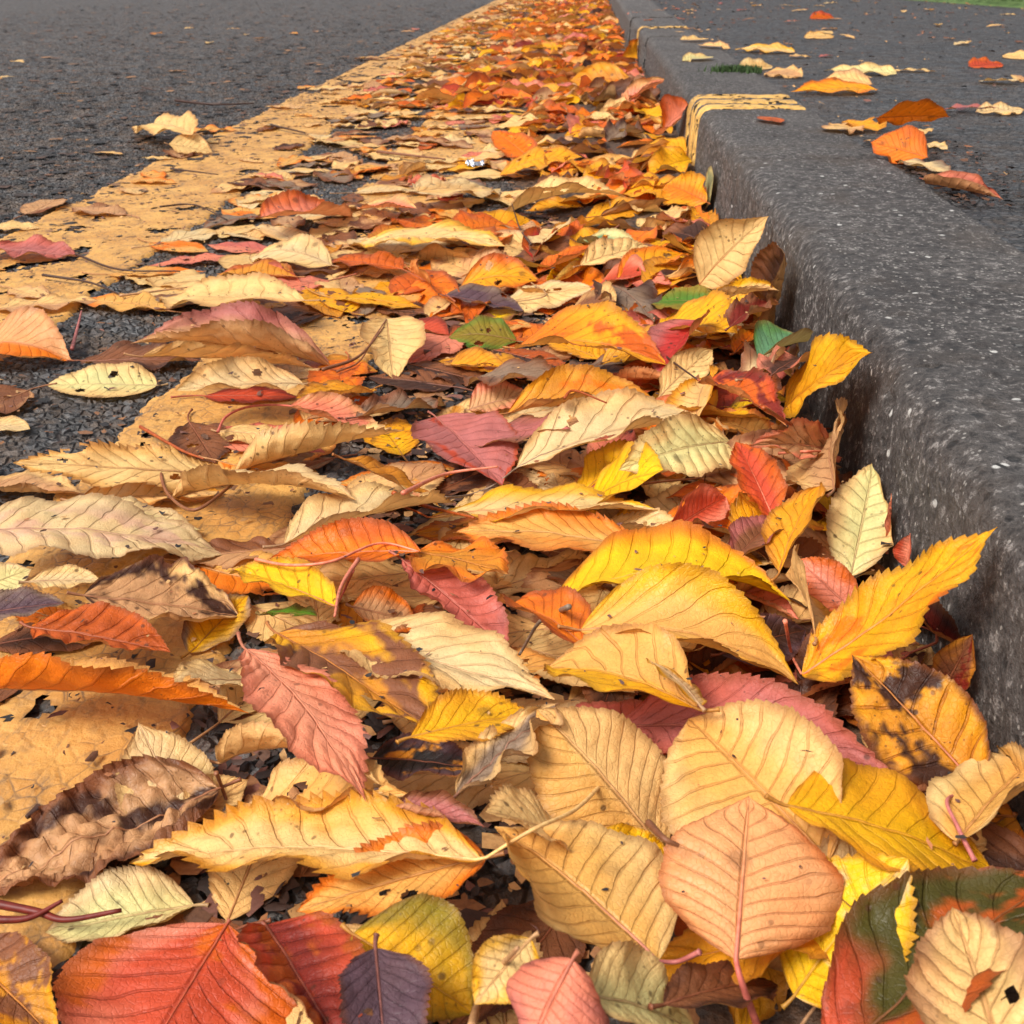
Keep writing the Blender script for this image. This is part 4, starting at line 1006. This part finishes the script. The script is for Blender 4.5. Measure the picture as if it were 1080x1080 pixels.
# the footpath and the kerb hide nothing of these; each leaf's middle on the picture
for i, R in enumerate(LEAVES):
    R['n'] = int(cnt[i]); w = np.where(idb == i)[0]
    R['xy'] = (np.median(w % ZB)*1080/ZB, np.median(w//ZB)*1080/ZB) if len(w) else (0, 0)
heroes = [R for R in LEAVES if R['hero'] and R['n'] >= 8]
rest = sorted([R for R in LEAVES if not R['hero']], key=lambda R: -R['n'])
nind = max(0, 296-len(heroes))
indiv = [R for R in rest[:nind] if R['n'] >= 4]
mass = [R for R in rest if not any(R is q for q in indiv)]
print('HEROES', len(heroes), 'INDIV', len(indiv), 'MASS', len(mass), 'smallest', indiv[-1]['n'] if indiv else 0)
print('HIDDEN', [R['label'] for R in LEAVES if R['hero'] and R['n'] < 25])
MARKS = [((505, 173), 'the foil scrap'), ((722, 322), 'the green leaf'), ((640, 258), 'the mint green leaf'), ((712, 365), 'the crimson round leaf'),
    ((420, 375), 'the large crisp cream leaf'), ((625, 372), 'the biggest orange leaf'), ((960, 640), 'the tall golden kerb leaf'), ((320, 750), 'the coral pink leaf'),
    ((475, 635), 'the rose pink leaf'), ((795, 930), 'the peach diamond-shaped leaf'), ((200, 1030), 'the vermilion leaf'), ((870, 410), 'the golden leaf leaning on the kerb'),
    ((528, 290), 'the freckled orange leaf'), ((305, 270), 'the pale fan-shaped leaf'), ((455, 262), 'the long ribbed pale yellow leaf'), ((775, 268), 'the pale triangular kerb leaf'),
    ((775, 100), 'the painted kerb marks'), ((705, 175), 'the ragged yellow leaf'), ((173, 142), 'the cream oval leaf on the asphalt'), ((508, 358), 'the olive green leaf'),
    ((1040, 70), 'the scarlet footpath leaf'), ((960, 122), 'the orange leaf on edge'), ((110, 870), 'the brown leathery leaf'), ((600, 945), 'the honey tan front leaf'),
    ((800, 510), 'the scarlet upright leaf'), ((900, 550), 'the pale green standing leaf'), ((40, 390), 'the humped orange peach leaf'), ((130, 505), 'the long saw-toothed cream leaf'),
    ((110, 568), 'the large blush leaf'), ((720, 610), 'the arched yellow leaf'), ((460, 480), 'the dusky mauve leaf'), ((640, 465), 'the long slanting pale leaf'),
    ((970, 770), 'the black-streaked yellow leaf'), ((120, 725), 'the rolled orange tube leaf'), ((570, 178), 'the long mustard leaf'), ((240, 366), 'the brownish pink folded leaf'),
    ((715, 130), 'the cupped salmon leaf'), ((40, 264), 'the mauve pink road leaf'), ((1014, 200), 'the dark red rolled footpath leaf'), ((300, 622), 'the narrow bright yellow leaf'),
    ((630, 85), 'the broad far ochre leaf'), ((865, 18), 'the far orange footpath leaf'), ((735, 70), 'the moss on the kerb'), ((455, 192), 'the small red line leaf')]
used = {R['label'] for R in heroes}
def describe(R):
    c1, c2 = R['c']; x, y = R['xy']
    col = CW[c1]; W = R['W']; L = R['L']
    sz = 'small ' if L < .058 else 'broad ' if W/L > .54 else 'narrow ' if W/L < .43 else ''
    shp = 'rolled ' if R['rolled'] else 'arched ' if R['o'].get('arch', 0) > .1 else 'torn ' if R['o'].get('torn') else 'flat ' if R['o'].get('arch', 0) < .035 else ''
    ex = 'browned' if c2 in ('brown', 'dbrown', 'lbrown') else CW.get(c2, c2)+' tinged'
    mk = sorted(MARKS, key=lambda m: (m[0][0]-x)**2+(1.6*(m[0][1]-y))**2)
    def rel(m):
        dx, dy = x-m[0][0], y-m[0][1]
        if abs(dy)*1.3 > abs(dx): return ('just beyond ' if dy < 0 else 'in front of ')
        return 'on the kerb side of ' if dx > 0 else 'on the road side of '
    c = []
    for m in mk[:3]:
        c.append(f'{shp}{col} leaf {rel(m)}{m[1]}'); c.append(f'{sz}{shp}{col} leaf {rel(m)}{m[1]}'); c.append(f'{sz}{shp}{col} {ex} leaf {rel(m)}{m[1]}')
    for a_ in range(3):
        for b_ in range(a_+1, 4): c.append(f'{sz}{shp}{col} leaf between {mk[a_][1]} and {mk[b_][1]}')
    for s_ in c:
        n_ = len(s_.split())
        if 4 <= n_ <= 16 and s_ not in used and s_.strip(): used.add(s_); return s_
    return c[2]
nm_of = lambda R: 'cherry_leaf'
for R in heroes+indiv:
    small = R['n'] < 60
    lab = R.get('label') or describe(R)
    e = build_leaf(R, *R['c'], stalk=True)
    tag(e, lab, 'leaf', 'fallen leaves on the footpath and kerb top' if R['onpath'] else 'fallen leaves drifted in the gutter')
# all the others, too many and too small or hidden beneath: one mass
def merged(name, Rs, label):
    V = []; F = []; ct = []; cb = []; pa = []; uv = []; off = 0
    for R in Rs:
        P = R['P']; k = 1
        if P.shape[0] > 60: P = P[::4, ::2]; R = dict(R, P=P, U=R['U'][::4, ::2], V=R['V'][::4, ::2])
        a_, b_ = P.shape[:2]; t_, bo, pr_ = colours(R, *R['c'], R['o'])
        V.append(P.reshape(-1, 3)); F.append(grid_faces(a_, b_, off)); ct.append(t_); cb.append(bo); pa.append(pr_)
        uv.append(np.stack([R['U'].ravel(), (R['V'].ravel()+1)/2], -1)); off += a_*b_
    o = mesh(name, np.vstack(V), np.vstack(F), M_LEAF, None, dict(ctop=np.vstack(ct), cbot=np.vstack(cb), par=np.vstack(pa)), np.vstack(uv))
    return tag(o, label, 'leaf litter', kind='stuff')
merged('leaf_litter', [R for R in mass if not R['onpath']], 'countless orange, yellow and tan leaves heaped far along the gutter')
mp = [R for R in mass if R['onpath']]
if mp: merged('leaf_litter', mp, 'small tan and brown leaves strewn far along the footpath')

# ------------------------------------------------------------------ crumbs, twigs, foil, moss
r = np.random.default_rng(3)
def crumbs(name, n, fx, fy, zf, label, smin=.0015, smax=.006, cols=None, up=.55):
    x = fx(n); y = fy(n, x); z = zf(x, y); k = 6
    th = np.linspace(0, 2*PI, k, endpoint=False)[None]; s = (smin+(smax-smin)*r.random(n)**2.2)[:, None]*np.clip(.8+.25*y, 1, 2.6)[:, None]
    asp = r.uniform(.18, .8, n)[:, None]; an = r.uniform(0, PI, n)[:, None]; rad = s*r.uniform(.55, 1.2, (n, k))
    lx = rad*np.cos(th); ly = rad*np.sin(th)*asp
    X = x[:, None]+lx*np.cos(an)-ly*np.sin(an); Y = y[:, None]+lx*np.sin(an)+ly*np.cos(an)
    Z = z[:, None]+s*r.uniform(.02, up, (n, k))
    C = np.stack([x, y, z+s[:, 0]*r.uniform(.1, .5, n)*up/.55], -1)[:, None]
    V = np.concatenate([np.stack([X, Y, Z], -1), C], 1)
    F = np.array([[k, j, (j+1) % k] for j in range(k)])[None]+(np.arange(n)*(k+1))[:, None, None]
    cl = np.array([lin(c) for c in cols]); cc = cl[r.integers(0, len(cl), n)]*r.uniform(.7, 1.2, (n, 1))
    return tag(mesh(name, V.reshape(-1, 3), F.reshape(-1, 3), M_CRUMB, cols=dict(col=np.repeat(cc, k+1, 0)), smooth=False), label, 'debris', kind='stuff')
CC = [(60, 40, 32), (44, 34, 30), (90, 58, 38), (132, 88, 52), (190, 146, 92), (110, 70, 58), (40, 38, 40), (160, 100, 60), (70, 44, 34)]
crumbs('leaf_crumbs', 42000, lambda n: KX-.02-3.2*r.random(n)**1.5, lambda n, x: .25+np.minimum(-np.log(1-r.random(n)*.98)*2.3, 11), lambda x, y: np.full(x.shape, .0030),
       'dark leaf crumbs and bits of twig strewn over the road', cols=CC[:3]+[(34, 28, 26), (30, 27, 28), (52, 36, 30), (120, 80, 50), (26, 24, 24)], up=.25)
crumbs('leaf_crumbs', 8000, lambda n: -.55-2.4*r.random(n)**1.3, lambda n, x: .8+np.minimum(-np.log(1-r.random(n)*.985)*1.9, 9), lambda x, y: np.full(x.shape, .0032),
       'flattened scraps of dead leaf trodden into the road', .004, .013, cols=[(40, 32, 28), (60, 42, 32), (30, 27, 27), (140, 100, 64), (96, 64, 44), (34, 30, 30), (50, 38, 32), (28, 24, 24), (44, 32, 26), (74, 52, 40)], up=.12)
crumbs('leaf_crumbs', 5000, lambda n: r.uniform(-.62, .14, n), lambda n, x: .25+2.6*r.random(n), lambda x, y: np.full(x.shape, .0058),
       'brown leaf crumbs lying on the yellow paint', .001, .0045, cols=CC[:6])
crumbs('leaf_crumbs', 2600, lambda n: .30+r.random(n)**1.4*2.2, lambda n, x: .9+5*r.random(n)**1.2, lambda x, y: np.full(x.shape, KZ-.0045),
       'dark crumbs of leaf and grit on the footpath behind the kerb', cols=CC)
crumbs('leaf_crumbs', 9000, lambda n: KX-.01-.27*r.random(n)**1.2, lambda n, x: .2+1.1*r.random(n), lambda x, y: np.full(x.shape, .0035),
       'broken brown leaf bits and silt filling the gutter under the leaves', .002, .009, cols=CC[:6]+[(150, 104, 64)], up=.3)
crumbs('leaf_crumbs', 1700, lambda n: r.uniform(-.5, .14, n), lambda n, x: .22+1.3*r.random(n), lambda x, y: hm(x, y)[0]+.0004,
       'specks of leaf and grit lying on top of the leaves', .0006, .0028, cols=CC)
crumbs('leaf_crumbs', 500, lambda n: .30+r.random(n)**2*.10, lambda n, x: .9+.35*r.random(n), lambda x, y: np.full(x.shape, KZ-.0045),
       'dark dirt gathered behind the kerb beside the upright orange leaf', .002, .006, cols=CC[:3]+[(30, 24, 22)])

def twig(label, pts, c, rad=.0009, up=.003, arch=0., cat='stalk', name='loose_stalk'):
    q = []
    for i, p in enumerate(pts):
        z = .01
        for _ in range(3):
            g = at(p, z); h = hm(np.array([g[0]]), np.array([g[1]]))[0][0]; z = max(h, .006)+up
        q.append(at(p, z+arch*math.sin(PI*i/(len(pts)-1))))
    P = smooth_path(q, 26); base = P[0].copy()
    m = len(P); rd = np.linspace(rad*1.5, rad*.7, m)
    cc = np.repeat(np.repeat(lin(PALET[c])[None]*.8, m, 0), 7, 0); cc = np.vstack([cc, cc[:2]])
    o = tube_mesh(name, P, rd, M_STALK, None, 7, base, cc)
    tag(o, label, cat, 'loose leaf stalks and twigs')
twig('thick dark red stalk at the front corner of the picture', [(-10, 952), (40, 962), (70, 970), (128, 960)], 'dred', .0010, .006)
twig('second dark red stalk crossing below the first', [(-10, 970), (30, 968), (66, 950)], 'dred', .0009, .007)
twig('dark thin stalk beside the near yellow paint', [(42, 852), (28, 862)], 'dbrown', .0012, .004)
twig('thin pink stalk curving up beside the narrow bright yellow leaf', [(378, 590), (360, 618), (353, 650)], 'salmon', .0007, .01)
twig('brown stalk lying over the far yellow line end', [(45, 290), (95, 298), (130, 312)], 'dbrown', .0009, .003)
twig('dark forked stalk crossing both yellow lines', [(80, 268), (125, 284), (190, 286)], 'dbrown', .0009, .003)
twig('reddish stalk standing in the asphalt gap', [(76, 368), (82, 345), (86, 328)], 'mauve', .0010, .004)
twig('pale brown stalk lying on yellow paint between two leaves', [(126, 312), (205, 302)], 'lbrown', .0008, .004)
twig('long dark stalk lying on yellow paint below the cream leaf', [(148, 450), (190, 474), (215, 484)], 'rust', .0008, .003)
twig('rust stalk curving out from under the crisp cream leaf', [(340, 390), (378, 376), (405, 345)], 'brown', .0009, .012)
twig('thin stalk arching over the dusky mauve leaf', [(425, 520), (470, 500), (525, 492)], 'salmon', .0008, .012)
twig('rust stalk from beneath the golden brown blade', [(415, 520), (450, 534), (500, 546)], 'rust', .0009, .008)
twig('pinkish stalk between honey tan leaf and peach leaf', [(684, 868), (700, 884), (716, 892)], 'brown', .0008, .01)
twig('long thin tan stalk at the front centre', [(497, 1085), (510, 1040), (546, 1000)], 'lbrown', .0008, .012)
twig('pink stalk standing at the foot of the kerb, mid way', [(600, 640), (570, 655), (548, 690)], 'taupe', .0008, .006)
twig('dark stalk on the ochre leaf, mid drift', [(595, 420), (606, 412), (640, 425)], 'rust', .0006, .02)
twig('thin dark twig crossing far yellow paint', [(168, 218), (205, 216), (240, 232)], 'dbrown', .0008, .003)
twig('dark twig lying past the cream oval leaf', [(180, 178), (230, 184)], 'dbrown', .0010, .003)
twig('slim dark twig far out on the road', [(150, 92), (165, 96)], 'dbrown', .0012, .003)
twig('long dark twig lying along the asphalt beyond the yellow line', [(185, 106), (225, 110), (268, 109)], 'dbrown', .0018, .003)
twig('dark twig slanting over the first yellow line', [(286, 132), (322, 140)], 'dbrown', .0016, .003)
twig('brown twig lying on yellow paint beside the foil', [(398, 160), (470, 168)], 'brown', .0016, .006)
twig('hair-thin stalk over the crimson round leaf', [(672, 350), (705, 378), (738, 402)], 'dbrown', .0007, .014)
twig('thin stalk beside the humped freckled orange leaf', [(560, 258), (548, 240), (540, 215)], 'dbrown', .0008, .01)
twig('dark stalk bent over the copper leaf', [(805, 430), (845, 452), (880, 452)], 'rust', .0007, .02)

# foil
g = at((505, 176), .02); hh = hm(np.array([g[0]]), np.array([g[1]]))[0][0]; g = at((505, 174), hh+.004)
n_ = 26; a_, b_ = np.meshgrid(np.linspace(-1, 1, n_), np.linspace(-1, 1, n_)); rr_ = np.maximum(abs(a_), abs(b_))/(np.hypot(a_, b_)+1e-6)
fxx = a_*rr_*.018*(1+.25*(fbm(a_*2+4, b_*2, 5)-.5)); fyy = b_*rr_*.020*(1+.3*(fbm(a_*2+9, b_*2, 6)-.5))
fz = .012*fbm(a_*3+7, b_*3+2, 12)+.006*np.abs(fbm(a_*6, b_*6, 13)-.5)
V = np.stack([g[0]+fxx.ravel(), g[1]+fyy.ravel(), g[2]+fz.ravel()-.004], -1)
tag(mesh('foil_scrap', V, grid_faces(n_, n_), M_FOIL, smooth=False, loc=g), 'crumpled silver foil scrap lying among leaves by the yellow line', 'foil')
# moss
n_ = 600
mxx = np.minimum(r.normal(.262, .020, n_), .30); mz = np.full(n_, KZ+.002); mg = 2.03+r.normal(0, .022, n_)*r.random(n_)
V = np.zeros((n_, 3, 3)); an = r.uniform(0, PI, n_)
V[:, 0] = np.stack([mxx-.002*np.cos(an), mg-.002*np.sin(an), mz-.006], -1); V[:, 1] = np.stack([mxx+.002*np.cos(an), mg+.002*np.sin(an), mz-.006], -1)
V[:, 2] = np.stack([mxx+r.normal(0, .003, n_), mg+r.normal(0, .003, n_), mz+r.uniform(.0, .007, n_)], -1)
tag(mesh('moss', V.reshape(-1, 3), np.arange(n_*3).reshape(-1, 3), M_MOSS, smooth=False), 'green moss growing in the kerb joint', 'moss', kind='stuff')

# ------------------------------------------------------------------ light
w = bpy.data.worlds.new('World'); S.world = w; w.use_nodes = True
nt = w.node_tree; nt.nodes.clear()
sky = nt.nodes.new('ShaderNodeTexSky'); sky.sky_type = 'NISHITA'; sky.sun_disc = False
SE, SA = math.radians(52), math.radians(-128)
sky.sun_elevation = SE; sky.sun_rotation = SA; sky.air_density = 1.; sky.dust_density = 4.; sky.ozone_density = 1.
hs = nt.nodes.new('ShaderNodeHueSaturation'); hs.inputs['Saturation'].default_value = .3
bg = nt.nodes.new('ShaderNodeBackground'); bg.inputs[1].default_value = .10
ow = nt.nodes.new('ShaderNodeOutputWorld')
nt.links.new(sky.outputs[0], hs.inputs['Color']); nt.links.new(hs.outputs[0], bg.inputs[0]); nt.links.new(bg.outputs[0], ow.inputs[0])
sl = bpy.data.lights.new('sun', 'SUN'); sl.energy = 2.2; sl.angle = math.radians(22); sl.color = (1, .95, .87)
so = bpy.data.objects.new('sun', sl); COL.objects.link(so)
dv = Vector((math.sin(SA)*math.cos(SE), math.cos(SA)*math.cos(SE), math.sin(SE)))
so.rotation_euler = dv.to_track_quat('Z', 'Y').to_euler(); so.location = (0, 0, 5)
S.view_settings.view_transform = 'Standard'; S.view_settings.look = 'None'; S.view_settings.exposure = .90; S.view_settings.gamma = 1
S.render.engine = 'CYCLES'; S.cycles.max_bounces = 6; S.cycles.diffuse_bounces = 3; S.cycles.transmission_bounces = 3
